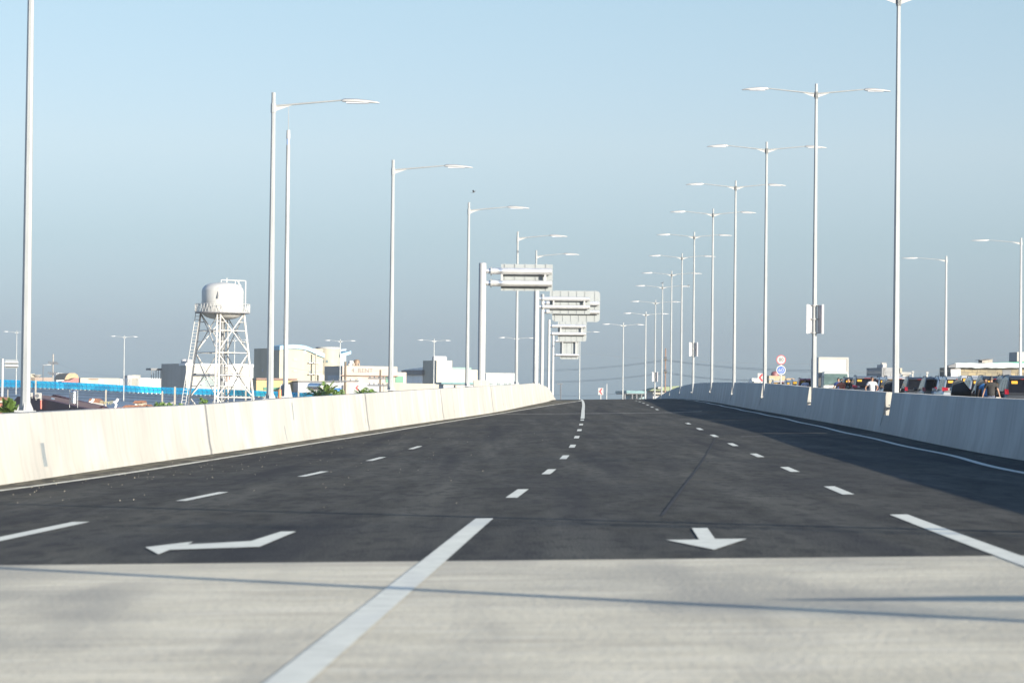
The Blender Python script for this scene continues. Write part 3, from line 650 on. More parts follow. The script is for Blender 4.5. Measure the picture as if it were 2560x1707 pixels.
mb = MB(); mb.prism([(b.u(x), -.1, b.vf(x, y)) for x, y in prof], (0, 8, 0)); mb.build('barn_roof', M_peach, b.t)
mb = MB(); mb.prism([(b.u(x), -3, b.vf(x, y)) for x, y in ((145, 953), (165, 951), (178, 944.8), (187, 944.8), (198, 953.5), (215, 954.5), (215, 959), (145, 959))], (0, 2.5, 0)); mb.build('red_roof', M_redroof, b.t)
b = Bld('dark_shed', 'low dark grey shed between the utility pole and the barn roof', 'shed', 140, 760, 12); b.block('wall', M_dkp, 138, 165, 944.5); b.block('roof', M_greyp, 137, 165.5, 943.4, zbot=b.v(944.4), depth=9)
b = Bld('pink_building', 'faint pinkish low building with a small water tank block, beside the big left lamp post', 'building', 76, 780, 10)
b.block('wall', mat('pinkish_wall', (0.162, 0.128, 0.110), .85), 74, 133, 943.5); b.block('rooftop_block', M_cream, 77, 88, 934.5, xc=77.5, depth=4)
mb = MB(); p_ = (b.u(93), .5, b.vf(93, 941)); mb.lathe([(.001, -.3), (.7, -.1), (1.2, .4), (1.1, .45), (.6, .05), (.001, -.1)], 16, p_); mb.build('dish_antenna', M_whitep, b.t, smooth=True)
for px in (128, 150): pass

# pale block with a blue curved roof
b = Bld('curved_roof_building', 'tall pale building with a sky blue curved roof band and a round drum behind', 'building', 697, 690, 30)
b.block('wall', M_cream, 635.5, 808, 872); b.front('low_wing', M_cream2, 795, 937, 824, 958, .5, 10)
arc = [(697 + (809 - 697) * t, 871 - 9.5 * math.sin(math.pi * min(1, (t + .25) / 1.1)) + (13 if t > .55 else 0) * ((t - .55) / .45) ** 1.5 * 1.0 if t > .55 else 871 - 9.5 * math.sin(math.pi * min(1, (t + .25) / 1.1))) for t in [i / 14 for i in range(15)]]
mb = MB(); up = [(b.u(x), -.5, b.vf(x, y)) for x, y in arc]; dn = [(b.u(x), -.5, b.vf(x, y + 10)) for x, y in arc[::-1]]
mb.prism(up + dn, (0, 5, 0)); mb.build('curved_roof', M_skyblue, b.t)
b.front('recess', M_dkp, 718, 873, 721, 883, .08); b.front('recess', M_dkp, 759, 872, 765.5, 883.5, .08)
for y0, y1 in ((898, 904.5), (926.5, 933)):
    for x0 in (772, 784, 790): b.window(x0, y0, x0 + 6, y1, 2)
    b.front('ledge', M_greyp, 770, y1 + 2, 796, y1 + 3.4, .7)
b.front('vent', M_cream2, 733, 896, 743, 901, .1); b.front('vent', M_cream2, 733, 925, 743, 929, .1)
b.side('recess', M_dkp, 656, 922, 658.5, 929)
mb = MB(); rr = 26 * 690 / F; cxu = b.ud(820, 6); mb.cyl((cxu, 6, 0), (cxu, 6, b.vf(821, 871)), rr * 1.15, n=32); mb.build('drum', M_cream, b.t, smooth=True)
mb = MB(); mb.cyl((cxu, 6, b.vf(821, 871)), (cxu, 6, b.vf(821, 866.5)), rr * 1.2, n=32); mb.build('drum_rim', M_whitep, b.t, smooth=True)
for da in (-20, 0, 20):
    an = math.atan2(-math.cos(b.phi), -math.sin(b.phi)) + R(da); q = Vector((math.cos(an), math.sin(an), 0)); tq = Vector((-q.y, q.x, 0)); ctr0 = Vector((cxu, 6, 0)); zz0, zz1 = b.vf(808, 905.5), b.vf(808, 899); rq = rr * 1.15
    mb = MB(); mb.prism([ctr0 + q * rq + tq * -.24 + Vector((0, 0, zz0)), ctr0 + q * rq + tq * .24 + Vector((0, 0, zz0)), ctr0 + q * rq + tq * .24 + Vector((0, 0, zz1)), ctr0 + q * rq + tq * -.24 + Vector((0, 0, zz1))], q * .06); mb.build('window', M_glass, b.t)
mb = MB(); mb.prism([(b.ud(x, 4), 4, b.vf(x, y)) for x, y in ((850, 884), (878, 876), (878, 884), (850, 892))], (0, 4, 0)); mb.build('curved_roof', M_skyblue, b.t)
mb = MB(); mb.prism([(b.ud(x, 9), 9, b.vf(x, y)) for x, y in ((842, 872), (866, 869), (866, 930), (842, 930))], (0, 4, 0)); mb.build('rear_wall', mat('pale_blue_plaster', (0.139, 0.174, 0.209), .8), b.t)
mb = MB(); mb.cyl((b.u(782.5), -1.5, 0), (b.u(782.5), -1.5, b.vf(782.5, 882)), .22, .16, 8)
tag(mb.build('utility_post', M_conc_post), None, None).matrix_world = Matrix.Translation(b.t.location) @ Matrix.Rotation(b.phi, 4, 'Z')
tag(bpy.data.objects['utility_post'], 'thin grey utility post in front of the pale curved roof building', 'utility pole')
# yellow and grey sheds in front of it
b = Bld('yellow_shed', 'low yellow corrugated shed left of the steel tank', 'shed', 640, 560, 12); b.block('wall', M_yellow, 638, 744, 951.5, depth=8); b.block('roof', M_brownband, 638, 744.5, 950.4, zbot=b.v(951.3), depth=8); b.front('base_strip', M_green, 660, 968, 712, 975, .1)
b = Bld('corrugated_shed', 'grey corrugated shed behind the lying steel tank', 'shed', 744.5, 555, 12); b.block('wall', M_corr, 744, 860, 957, depth=8); b.block('roof', M_dkgrey, 744, 861, 955.8, zbot=b.v(957), depth=8)
p0, p1 = at(777, 966, 545), at(804, 967, 540); mb = MB(); mb.cyl(p0, p1, .62, n=20); mb.cyl(p1, p1 + (p1 - p0).normalized() * .4, .62, .3, n=20); mb.cyl(p0 + Vector((.9, 0, -.5)), p0 + Vector((.9, 0, GZ - p0.z)), .15, n=8); mb.cyl(p1 + Vector((-.6, 0, -.5)), p1 + Vector((-.6, 0, GZ - p1.z)), .15, n=8)
tag(mb.build('steel_tank', M_inox, smooth=True), 'horizontal stainless steel tank lying above the blue barrier', 'tank')
# RENT building
b = Bld('rent_building', 'cream flat-roofed building with the letters 4 RENT on its wall', 'building', 855, 585, 22)
b.block('wall', M_pink, 812, 994, 916.5); b.block('annex', M_pink, 0, 1017, 930.5, xc=994, depth=12)
b.front('cornice', M_brownband, 850, 938, 994, 940.2, .5)
b.window(894, 943.5, 904, 955.5, 4, fm=M_greyp); b.front('shutter', M_green, 965, 940, 985, 956, .08); b.front('shutter', M_green, 989, 940.5, 1009, 956.5, .08)
b.front('door', M_greyp, 1009.5, 940.5, 1012.5, 957, .07); b.block('parapet_post', M_pink, 0, 876, 908.5, xc=872, depth=.5, zbot=b.v(918)); b.block('parapet_post', M_pink, 0, 887, 907.5, xc=884, depth=.5, zbot=b.v(918)); b.block('parapet_post', M_pink, 0, 899.5, 908, xc=897.5, depth=.5, zbot=b.v(918))
tx = text_mesh('lettering', '4  RENT', b.v(917) - b.v(931), mat('faded_lettering', (.07, .065, .065), .8), b.t, ((b.u(906)), -.03, b.vf(906, 926.5)), (R(90), 0, 0), .01, 1.15)
for px, r in ((878, 1.0), (892, 1.15)): tank_v(b.t, (b.ud(px, 2.5), 2.5, b.vf(px, 917)), r * .5, r * 1.2, M_dkp if px == 878 else mat('brown_tank', (.12, .08, .05), .6))
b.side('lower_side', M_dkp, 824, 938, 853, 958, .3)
b = Bld('grey_fence_wall', 'grey shaded wall below the RENT building behind the red chevron', 'wall', 872, 555, 6, ybase=1010); b.block('panel', M_corr, 0, 955, 957.5, depth=.3)
# white long parapet wall
b = Bld('white_boundary_wall', 'long white wall below the tower block, right of the RENT building', 'wall', 958, 530, 6, ybase=1030); b.block('wall', M_cream2, 957, 1112, 959.5, depth=1.0); b.block('end_post', M_cream2, 0, 1117, 965, xc=1105, depth=1, y0=-.6)
# tower block with dark canopy
b = Bld('tower_block', 'white stair tower block with a dark grey side, behind the third left lamp post', 'building', 1090, 620, 30)
b.block('tower', M_cream2, 1058, 1131, 901.5); b.block('wing', M_cream2, 0, 1195, 924, xc=1131, depth=10); b.block('wing_roof', mat('dull_green_roof', (.10, .19, .15), .7), 0, 1192, 918.5, xc=1131.5, depth=7, y0=2, ybot=924)
mb = MB(); mb.prism([(-b.w(1010) * .2, b.w(1062) + i, 0) for i in ()] or [(-.1, b.w(1050), b.vs(1050, 957)), (-.1, b.w(1012), b.vs(1012, 957)), (-.1, b.w(1012), b.vs(1012, 924)), (-.1, b.w(1058), b.vs(1058, 918)), (-.1, b.w(1058), b.vs(1058, 957))], (3, 0, 0)); mb.build('side_wing', M_greyp, b.t)
b.side('canopy', M_dkgrey, 1010, 925, 1062, 937, .5)
mb = MB(); c0 = b.ud(1099, 4); mb.cyl((c0 - 1.3, 4, b.vf(1100, 896)), (c0 + 1.3, 4, b.vf(1100, 896)), .55, n=16); mb.box(c0 - 1, c0 + 1, 3.7, 4.3, b.vf(1100, 902), b.vf(1100, 897)); mb.build('roof_tank', M_dkp, b.t, smooth=True)
b = Bld('teal_roof_shed', 'low shed with a blue-green roof below the tower block', 'shed', 1108, 500, 8, ybase=1040); b.block('wall', M_dkp, 0, 1186, 961, depth=6); b.block('roof', M_teal, 0, 1188, 955.5, xc=1104, depth=7, ybot=960.8, y0=-.4)
b.front('post', M_cream2, 1139, 962, 1143, 985, .3)
b = Bld('pale_factory', 'long pale blue-grey factory behind the sign gantries', 'building', 1214, 760, 10); b.block('wall', mat('pale_factory_metal', (0.188, 0.216, 0.236), .7, var=.05, scale=3, stretch=(4, 4, .1)), 1212, 1292, 933.5); b.block('roof', M_whitep, 1212, 1293, 932, zbot=b.v(933.5), depth=20, xc=1213)
for x0 in (1225, 1243, 1261, 1272): b.window(x0, 956, x0 + 8, 963, 2)
# behind the crest
b = Bld('teal_canopy_building', 'distant open building with a blue-green roof, seen low over the road crest', 'building', 1566, 560, 6, ybase=1060)
b.block('wall', mat('bluish_wall', (.16, .22, .25), .8), 0, 1618, 984, xc=1582, depth=8, y0=3); b.block('roof', M_teal, 0, 1632, 977, depth=14, ybot=983.5); b.block('beam', M_dkgrey, 0, 1632, 983.8, depth=13, ybot=985.5)
mb = MB()
for px in (1564.5, 1583, 1594, 1606, 1617, 1628): mb.box(b.u(px) - .1, b.u(px) + .1, .2, .4, 0, b.vf(px, 985))
mb.build('column', M_dkgrey, b.t)
b = Bld('olive_roof_building', 'building with a pale olive green roof behind the brown wooden pole', 'building', 1632, 520, 5, ybase=1060)
b.block('wall', M_dkp, 0, 1668, 977, depth=8); mb = MB(); mb.prism([(b.u(x), -1, b.vf(x, y)) for x, y in ((1622, 976.5), (1640, 969), (1697, 964.5), (1697, 970), (1672, 977))], (0, 9, 0)); mb.build('roof', mat('olive_roof', (0.110, 0.133, 0.075), .7), b.t); b.block('band', M_cream, 0, 1660, 982.5, depth=.4, ybot=985.5, y0=-1); b.block('vent', M_whitep, 0, 1653, 966.5, xc=1643, depth=2, ybot=972, y0=-1.5)
# right hand side
b = Bld('beige_house', 'beige house with a small dark red dome tank, behind the speed limit signs', 'house', 1922, 520, 4, ybase=1040); b.block('wall', mat('beige_plaster', (0.209, 0.168, 0.110), .85), 0, 1964, 939.5, depth=8); b.window(1923, 946, 1936, 950, 3); b.window(1950, 946, 1954, 951, 1)
mb = MB(); rr = .62; mb.lathe([(.001, 0), (rr, 0), (rr, .45), (rr * .85, .62), (rr * .5, .75), (.001, .8)], 18, (b.ud(1938, 2), 2, b.vf(1939, 940))); mb.build('dome_tank', mat('dull_red_tank', (.11, .035, .04), .6), b.t, smooth=True)
b = Bld('low_tan_roof_house', 'low house with a tan sloping roof, right of the beige house', 'house', 1965, 540, 4, ybase=1040); b.block('wall', M_cream2, 0, 1992, 949, depth=6)
mb = MB(); mb.prism([(b.u(x), -.5, b.vf(x, y)) for x, y in ((1962, 948.5), (1968, 945.5), (1983, 945.5), (1995, 950), (1995, 951.5), (1962, 951))], (0, 7, 0)); mb.build('roof', M_peach, b.t)
b = Bld('white_parapet_house', 'small white flat house left of the third lamp post on the right', 'house', 1884, 500, 4, ybase=1040); b.block('wall', M_whitep, 0, 1915, 952.5, depth=6); b.block('rooftop_block', M_greyp, 0, 1900, 945.5, xc=1884.5, depth=3, y0=1.5)
b = Bld('dark_grey_house', 'dark grey house with a white roof tank, partly behind the nearest right lamp post', 'house', 2204, 420, 8, ybase=1040); b.block('wall', streaky('charcoal_plaster', (.135, .14, .15)), 2203, 2252, 919, depth=8); b.block('rooftop_block', M_dkp, 0, 2214, 911, xc=2208, depth=3); b.block('pillar', M_cream, 0, 2254, 920, xc=2249, depth=1, ybot=932, y0=-.4)
mb = MB(); mb.cyl((b.u(2211), 1.5, b.vf(2211, 913.5)), (b.u(2223), 1.5, b.vf(2223, 914)), .42, n=16); mb.build('roof_tank', M_whitep, b.t, smooth=True)
M_block = None
def block_mat():
    m = bpy.data.materials.new('concrete_block_wall'); m.use_nodes = True; n, l = m.node_tree.nodes, m.node_tree.links; bs = n['Principled BSDF']; bs.inputs['Roughness'].default_value = .9
    tc = n.new('ShaderNodeTexCoord'); mp = n.new('ShaderNodeMapping'); mp.inputs['Rotation'].default_value = (R(90), 0, 0); l.new(tc.outputs['Object'], mp.inputs[0])
    br = n.new('ShaderNodeTexBrick'); br.inputs['Scale'].default_value = 1.0; br.inputs['Brick Width'].default_value = .8; br.inputs['Row Height'].default_value = .4; br.inputs['Mortar Size'].default_value = .025
    br.inputs['Color1'].default_value = (.175, .145, .09, 1); br.inputs['Color2'].default_value = (.11, .098, .072, 1); br.inputs['Mortar'].default_value = (.055, .05, .045, 1)
    l.new(mp.outputs[0], br.inputs[0]); l.new(br.outputs[0], bs.inputs['Base Color']); return m
M_block = block_mat()
b = Bld('concrete_block_house', 'unfinished concrete block house with a white sheet roof edge, behind the parked cars at right', 'house', 2380, 330, 3, ybase=1040)
b.block('wall', M_block, 0, 2640, 920, depth=7); b.block('side_wall', M_dkp, 0, 2402, 921, xc=2377, depth=.3, y0=-.15)
mb = MB(); ys = random.Random(4); top = [(2386 + 10 * i, 907.5 + ys.uniform(-.6, .8)) for i in range(27)]; bot = [(2386 + 10 * i, 919.5 + ys.uniform(-1.5, 1.2)) for i in range(27)][::-1]
mb.prism([(b.u(x), -.6, b.vf(x, y)) for x, y in top + bot], (0, .12, 0)); mb.build('roof_sheet', mat('white_tarpaulin', (0.209, 0.232, 0.244), .5, var=.25, scale=.7, stretch=(1, 1, 1)), b.t)
mb = MB(); mb.prism([(b.u(x), -.9, b.vf(x, y)) for x, y in ((2368, 914), (2387, 908), (2387, 919), (2368, 919))], (0, 1, 0)); mb.build('eave', M_dkgrey, b.t)
mb = MB(); mb.prism([(b.u(x), -.4, b.vf(x, y)) for x, y in ((2461, 907.5), (2560, 904.5), (2640, 902), (2640, 909), (2461, 912.5))], (0, 1.5, 0)); mb.build('green_roof_edge', mat('green_metal', (.02, .19, .12), .5), b.t)
b.front('door', M_dkgrey, 2507, 923.5, 2528, 945, .03); b.block('rooftop_shed', mat('slatted_shed', (0.191, 0.174, 0.162), .8, var=.45, scale=4, stretch=(5, 5, .05)), 0, 2485, 898, xc=2459, depth=2, ybot=907, y0=.6)
mb = MB(); mb.prism([(b.u(x), .3, b.vf(x, y)) for x, y in ((2452, 899), (2487, 895), (2487, 896.2), (2452, 900.3))], (0, 2.6, 0)); mb.build('shed_roof', M_dkgrey, b.t)
b.block('upper_room', M_whitep, 0, 2640, 879.5, xc=2551, depth=4, ybot=904, y0=1.5)
for px, py0, py1, z in ((2265, 930, 938, 520), (2282, 927, 938, 540), (2318, 929, 938, 540)):
    p, q = at(px, py1, z), at(px, py0, z); mb = MB(); w_ = 1.6 if px == 2265 else .35; mb.box(p.x - w_/3, p.x + w_/3, z, z + w_/2, GZ, q.z); mb.box(p.x - w_/2, p.x + w_/2, z - .3, z + w_/2 + .1, q.z - .35, q.z)
    tag(mb.build('roof_post', M_whitep), {2265: 'small white box-topped roof post right of the nearest lamp post', 2282: 'thin white post poking up behind the black car doors', 2318: 'white capped post further right behind the parked cars'}[px], 'post')

# ------------------------------------------------------------------ far viaduct with blue noise barrier
WA, WB = at(-60, hz(-60), 668), at(860, hz(860), 532)
def wall_at(px):
    q = (px - CX) / F; d = WB - WA; t = (q * WA.y - WA.x) / (d.x - q * d.y); return WA + d * t
YT = [(-60, 947), (0, 948.5), (200, 956.5), (404, 967.5), (640, 976), (860, 986)]
YB = [(-60, 967), (0, 968.5), (200, 975), (404, 985.5), (640, 992.5), (860, 1002)]
nb = thing('noise_barrier', 'long blue acrylic noise barrier on a grey-blue concrete wall behind the houses', 'noise barrier', (WA.x, WA.y, 0))
def wz(px, py): p = wall_at(px); return at(px, py, p.y).z
pxs = [-60 + 11.15 * i for i in range(83)]
nrm = Vector((-(WB - WA).y, (WB - WA).x, 0)).normalized(); nrm = nrm if nrm.y < 0 else -nrm
def acrylic():
    m = bpy.data.materials.new('blue_acrylic'); m.use_nodes = True; n, l = m.node_tree.nodes, m.node_tree.links; n.clear()
    o = n.new('ShaderNodeOutputMaterial'); tr = n.new('ShaderNodeBsdfTransparent'); tr.inputs[0].default_value = (.02, .50, .80, 1)
    tl = n.new('ShaderNodeBsdfTranslucent'); tl.inputs[0].default_value = (.015, .36, .62, 1); gl = n.new('ShaderNodeBsdfGlossy'); gl.inputs['Roughness'].default_value = .15; gl.inputs[0].default_value = (.8, .9, 1, 1)
    a = n.new('ShaderNodeMixShader'); a.inputs[0].default_value = .6; l.new(tr.outputs[0], a.inputs[1]); l.new(tl.outputs[0], a.inputs[2])
    b2 = n.new('ShaderNodeMixShader'); b2.inputs[0].default_value = .06; l.new(a.outputs[0], b2.inputs[1]); l.new(gl.outputs[0], b2.inputs[2]); l.new(b2.outputs[0], o.inputs[0]); return m
M_acr = acrylic(); M_bluepost = mat('blue_steel_post', (.05, .17, .30), .5)
M_wallb = mat('blue_grey_concrete', (.42, .45, .49), .85, var=.12, scale=.3, streaks=[((.8, .8, .1), 1, (.32, .35, .39), .5, .72, .5)])
cw = MB(); rows = [[], [], [], []]
for px in pxs:
    p = wall_at(px) - Vector((WA.x, WA.y, 0)); zt = wz(px, interp(YB, px))
    for r, (d, z) in zip(rows, ((.25, GZ), (.0, zt), (-.5, zt), (-.5, GZ))): r.append((p.x + nrm.x * d, p.y + nrm.y * d, z))
cw.strip(rows); cw.build('concrete_wall', M_wallb, nb, fix=False)
lg = MB()
for dy in (5.5, 11.5, 20):
    P = []
    for px in pxs[::4]: p = wall_at(px) - Vector((WA.x, WA.y, 0)); P.append(Vector((p.x + nrm.x * .2, p.y + nrm.y * .2, wz(px, interp(YB, px) + dy))))
    lg.tube(P, .05, 4)
lg.build('wall_ledge', mat('ledge_concrete', (.22, .24, .27), .8), nb)
for i in range(len(pxs) - 1):
    a, c2 = pxs[i], pxs[i + 1]; pa, pb = wall_at(a), wall_at(c2); o0 = Vector((WA.x, WA.y, 0))
    za, zb, zc, zd = wz(a, interp(YB, a)) + .15, wz(c2, interp(YB, c2)) + .15, wz(c2, interp(YT, c2)), wz(a, interp(YT, a)); mb = MB()
    r0 = []
    for t, d in ((0, 0), (.55, 0), (.8, .12), (1, .38)): r0.append([(pa - o0 + nrm * d).xy.to_tuple() + (za + (zd - za) * t,), (pb - o0 + nrm * d).xy.to_tuple() + (zb + (zc - zb) * t,)])
    mb.strip(r0); pn = mb.build('acrylic_panel', M_acr, nb, smooth=True, fix=False)
    ps = MB(); ps.tube([Vector((*((pa - o0 + nrm * (d + .06)).xy), za - .3 + (zd - za + .3) * t)) for t, d in ((0, 0), (.55, 0), (.8, .12), (1, .38))], .055, 5)
    ps.cyl(Vector((*(pa - o0 + nrm * .06).xy, za + (zd - za) * .5)), Vector((*(pb - o0 + nrm * .06).xy, zb + (zc - zb) * .5)), .03, n=4)
    ps.build('post', M_bluepost, nb)
    bx = MB(); q = pa - o0 + (pb - pa) * .2; q2 = pa - o0 + (pb - pa) * .75
    bx.prism([Vector((*(q + nrm * .25).xy, za - .22)), Vector((*(q2 + nrm * .25).xy, za - .22)), Vector((*(q2 + nrm * .25).xy, za - .02)), Vector((*(q + nrm * .25).xy, za - .02))], nrm * .2)
    bx.build('anchor_plate', M_whitep, nb)
# ------------------------------------------------------------------ houses just over the left barrier
def poly_front(parent, name, m, pts, X0, Y, dy, z0):
    mb = MB(); mb.prism([Vector((at(x, y, Y).x - X0, 0, at(x, y, Y).z - z0)) for x, y in pts], (0, dy, 0)); return mb.build(name, m, parent)
hy = 250.0; hp = at(40, hz(40), hy); h = thing('maroon_roof_house', 'house with a big dark maroon sloping wall, right of the big left lamp post', 'house', (hp.x, hy, GZ))
wy = lambda x: 259.0 - (x - 20) * 9.5 / 208
mb = MB(); pts = [(20, 1016), (43, 992), (44, 991), (76, 991), (104, 996.5), (228, 1024), (228, 1110), (20, 1110)]
mb.prism([Vector((at(x, y, wy(x)).x - hp.x, wy(x) - hy, at(x, y, wy(x)).z - GZ)) for x, y in pts], (.35, .2, 0)); mb.build('wall', M_maroon, h)
def P3(px, py, Y): p = at(px, py, Y); return Vector((p.x - hp.x, Y - hy, p.z - GZ))
mb = MB(); mb.strip([[P3(76, 991.2, wy(76) + .2), P3(104, 996.6, wy(104) + .2), P3(228, 1024, wy(228) + .2)], [P3(90, 985, 268), P3(132, 990, 265), P3(258, 1014, 261)]]); mb.build('roof', M_brownroof, h)
mb = MB(); mb.prism([P3(122, 992.5, 265.5), P3(133, 986.5, 265), P3(172, 996.5, 263.5), P3(250, 1014, 260.5), P3(262, 1020, 260), P3(175, 1003, 263.4)], (.3, .5, 0)); mb.build('ridge_wall', M_maroon, h)
for x0, y0, x1, y1 in ((128, 996.5, 138, 1004), (161, 1004.5, 171, 1010.5)):
    mb = MB(); mb.prism([P3(x0, y0, 260), P3(x1, y0 + 2, 259.5), P3(x1, y1, 257.5), P3(x0, y1 - 2, 258)], (0, -.12, .1)); f = mb.build('skylight', mat('skylight_frame', (.20, .2, .2), .5), h)
    mb = MB(); mb.prism([P3(x0 + 1, y0 + 1, 259.6), P3(x1 - 3, y0 + 2.4, 259.2), P3(x1 - 3, y1 - 1.2, 257.4), P3(x0 + 1, y1 - 2.5, 257.8)], (0, -.14, .1)); mb.build('pane', M_glass, f)
mb = MB(); mb.cyl(P3(102.5, 1000, wy(102.5) - .3), P3(102.5, 1022, wy(102.5) - .3), .07, n=8); mb.build('drain_pipe', mat('rust_red_pipe', (.33, .08, .06), .6), h)
for x0, y0, x1, y1, lab in ((71, 981.5, 82, 991.5, 'white air conditioner box just right of the big left lamp post'), (88, 982, 104, 996, 'white air conditioner with a dark round fan above the maroon wall')):
    a, c2 = at(x0, y1, 249), at(x1, y0, 249); t = thing('air_conditioner', lab, 'air conditioner', ((a.x + c2.x) / 2, 249, a.z)); w, hh = (c2.x - a.x) / 2, c2.z - a.z
    mb = MB(); mb.box(-w, w, -.2, .15, 0, hh); mb.box(-w * .8, -w * .6, -.15, .6, -.12, 0); mb.box(w * .6, w * .8, -.15, .6, -.12, 0); mb.build('casing', M_whitep, t, bevel=.015)
    mb = MB(); mb.cyl((-w * .25, -.215, hh * .48), (-w * .25, -.2, hh * .48), hh * .34, n=20); mb.build('fan', M_dkgrey, t)
tp = at(184, 1009, 247); t = thing('stainless_water_tank', 'upright shiny stainless steel water tank with ribs on the maroon roofed house', 'water tank', tp); r_ = .25; H_ = (1009 - 973) * 247 / F
r_ = 8 * 247 / F; pr = [(.001, 0), (r_, 0)]
for i in range(8): pr += [(r_, H_ * .82 * (i + .3) / 8), (r_ * 1.03, H_ * .82 * (i + .5) / 8), (r_, H_ * .82 * (i + .7) / 8)]
mb = MB(); mb.lathe(pr + [(r_, H_ * .85), (r_ * .6, H_ * .97), (.001, H_)], 24); mb.build('tank_shell', M_inox, t, smooth=True)
mb = MB(); [mb.cyl((s * r_ * 1.25, 0, -.3), (s * r_ * 1.25, 0, H_ * .95), .02, n=5) for s in (-1, 1)]; mb.cyl((-r_ * 1.25, 0, H_ * .3), (r_ * 1.25, 0, H_ * .3), .015, n=5); mb.build('pipe', M_steel, t)
# small tiled houses
def small_house(name, lab, X0, Y, parts, cat='house'):
    p = at(X0, hz(X0), Y); t = thing(name, lab, cat, (p.x, Y, GZ))
    for nm, m, pts, dy, off in parts:
        mb = MB(); mb.prism([Vector((at(x, y, Y).x - p.x, off, at(x, y, Y).z - GZ)) for x, y in pts], (0, dy, 0)); mb.build(nm, m, t)
    return t
small_house('tiled_roof_house', 'small house with an orange tiled roof and a wide white fascia', 245, 300, [
    ('roof', M_tile, [(220, 1006), (224, 996), (241, 995.5), (256, 1009)], 3, 0), ('fascia', M_whitep, [(231, 1005), (259, 1009), (259, 1016), (230, 1010)], .3, -.4), ('wall', M_maroon, [(226, 1010), (262, 1016), (262, 1100), (226, 1100)], 2, -.2), ('flashing', M_tile, [(255, 1021), (262, 1016), (262, 1030), (255, 1030)], .3, -.6)])
small_house('flat_tile_house', 'long low red-brown tiled roof peeking over the left barrier', 315, 290, [
    ('roof', mat('pinkish_roof_sheet', (.27, .12, .10), .7), [(262, 1021), (300, 1018), (345, 1018), (352, 1023), (262, 1024)], 4, 0), ('roof', M_tile, [(304, 1016), (310, 1012.5), (340, 1012), (346, 1018), (300, 1019)], 3, 1.0), ('wall', M_cream, [(264, 1024), (350, 1023), (350, 1100), (264, 1100)], 3, .4)])
small_house('cream_tower_house', 'cream house with a brown hipped tile cap, left of the bushes', 350, 300, [
    ('roof', M_tile, [(331, 1008), (337, 1001.5), (356, 1001), (359, 1007), (345, 1007.5)], 3, 0), ('wall', M_cream, [(345, 1007.5), (359, 1007), (359, 1100), (345, 1100)], 2.5, .2), ('wall', M_greyp, [(336, 1005), (345, 1007), (345, 1100), (336, 1100)], 2.5, .3)])
small_house('gabled_house', 'little gabled house with a tiled roof and white gable, left of the two posts', 368, 285, [
    ('roof', M_tile, [(348, 1019), (361, 1011), (370, 1010.5), (379, 1019), (374, 1019), (368, 1013), (358, 1020)], 3, -.2), ('wall', M_whitep, [(358, 1020), (368, 1013), (374, 1019), (374, 1100), (358, 1100)], 3, 0)])
small_house('orange_roof_house', 'house with an orange eave and cream band at the left edge of the picture', -5, 245, [
    ('roof', M_tile, [(-60, 985), (2, 993), (10, 1001), (-60, 1001)], 4, 0), ('fascia', M_cream2, [(-60, 1001), (9, 1001), (9, 1006.5), (-60, 1006.5)], .3, -.2), ('wall', mat('brick_red_wall', (.20, .07, .05), .8), [(-60, 1006.5), (4, 1006.5), (4, 1100), (-60, 1100)], 3, 0)])
# concrete posts and utility poles
def post(px, y0, Y, w, lab, m=None, yb=1060):
    a = at(px, y0, Y); mb = MB(); r = w * Y / F / 2; mb.box(a.x - r, a.x + r, Y - r, Y + r, GZ, a.z); mb.prism([(a.x - r, Y - r, a.z), (a.x + r, Y - r, a.z), (a.x, Y, a.z + r)], (0, 2 * r, 0)); return tag(mb.build('concrete_post', m or M_conc_post), lab, 'post')
for px, y0, w, lab in ((89.5, 951.5, 3.6, 'tall thin concrete post just right of the big left lamp post'), (19.8, 974, 2, 'thin grey concrete post at the left edge by the palm'), (265, 975, 3.6, 'concrete post between the tiled houses'),
                       (406, 978.5, 3.6, 'shorter of the two concrete posts left of the water tower'), (437.5, 967.5, 4.4, 'taller of the two concrete posts left of the water tower'), (614.5, 977, 3.6, 'concrete post seen through the right leg of the water tower'), (746.5, 979, 3.8, 'concrete post right of the slim mast')):
    post(px, y0, 420 if px in (614.5, 746.5) else 350, w, lab)
a, c2 = at(407, 1010.5, 350), at(434, 1006.5, 350); mb = MB(); mb.cyl(a, c2, .09, n=6); mb.cyl(a + Vector((.4, 0, -.5)), c2 + Vector((-.3, 0, -1.1)), .05, n=6); tag(mb.build('cross_bar', M_whitep), 'white bar spanning the two concrete posts', 'bar')
def bracket(px0, px1, flip, lab):
    mb = MB(); pts = [(0, 1021), (3 * flip, 1014), (4 * flip, 1010), (0, 1007), (-3 * flip, 1004)]; P = [at(px0 + dx, y, 290) for dx, y in pts]; mb.tube(P, .09, 6); Q = [at(px0, 1007, 290), at(px0 + 5 * (-flip) * -1, 1002, 290), at(px0 + 8 * flip, 996.5, 290)]; mb.tube(Q, .12, 6)
    tag(mb.build('curved_bracket', M_greyp), lab, 'bracket')
bracket(226, 0, 1, 'white curved metal bracket by the tiled roof with the white fascia'); bracket(287, 0, 1, 'white curved metal bracket right of the concrete post')
def sagline(p, q, sag, n=12): return [p.lerp(q, i / n) - Vector((0, 0, 4 * sag * (i / n) * (1 - i / n))) for i in range(n + 1)]
mb = MB(); mb.tube(sagline(at(250, 1002, 290), at(283, 1002, 290), .1), .03, 4)
rng = random.Random(3)
for i in range(14): q = at(250 + i * 2.4, 1003 + rng.uniform(0, 3), 290); mb.cyl(q, q - Vector((rng.uniform(-.1, .1), 0, rng.uniform(.08, .25))), .025, n=4)
tag(mb.build('hanging_vine', mat('dry_vine', (.22, .21, .13), .9)), 'thin line with dry vine hanging between the two curved brackets', 'vine')
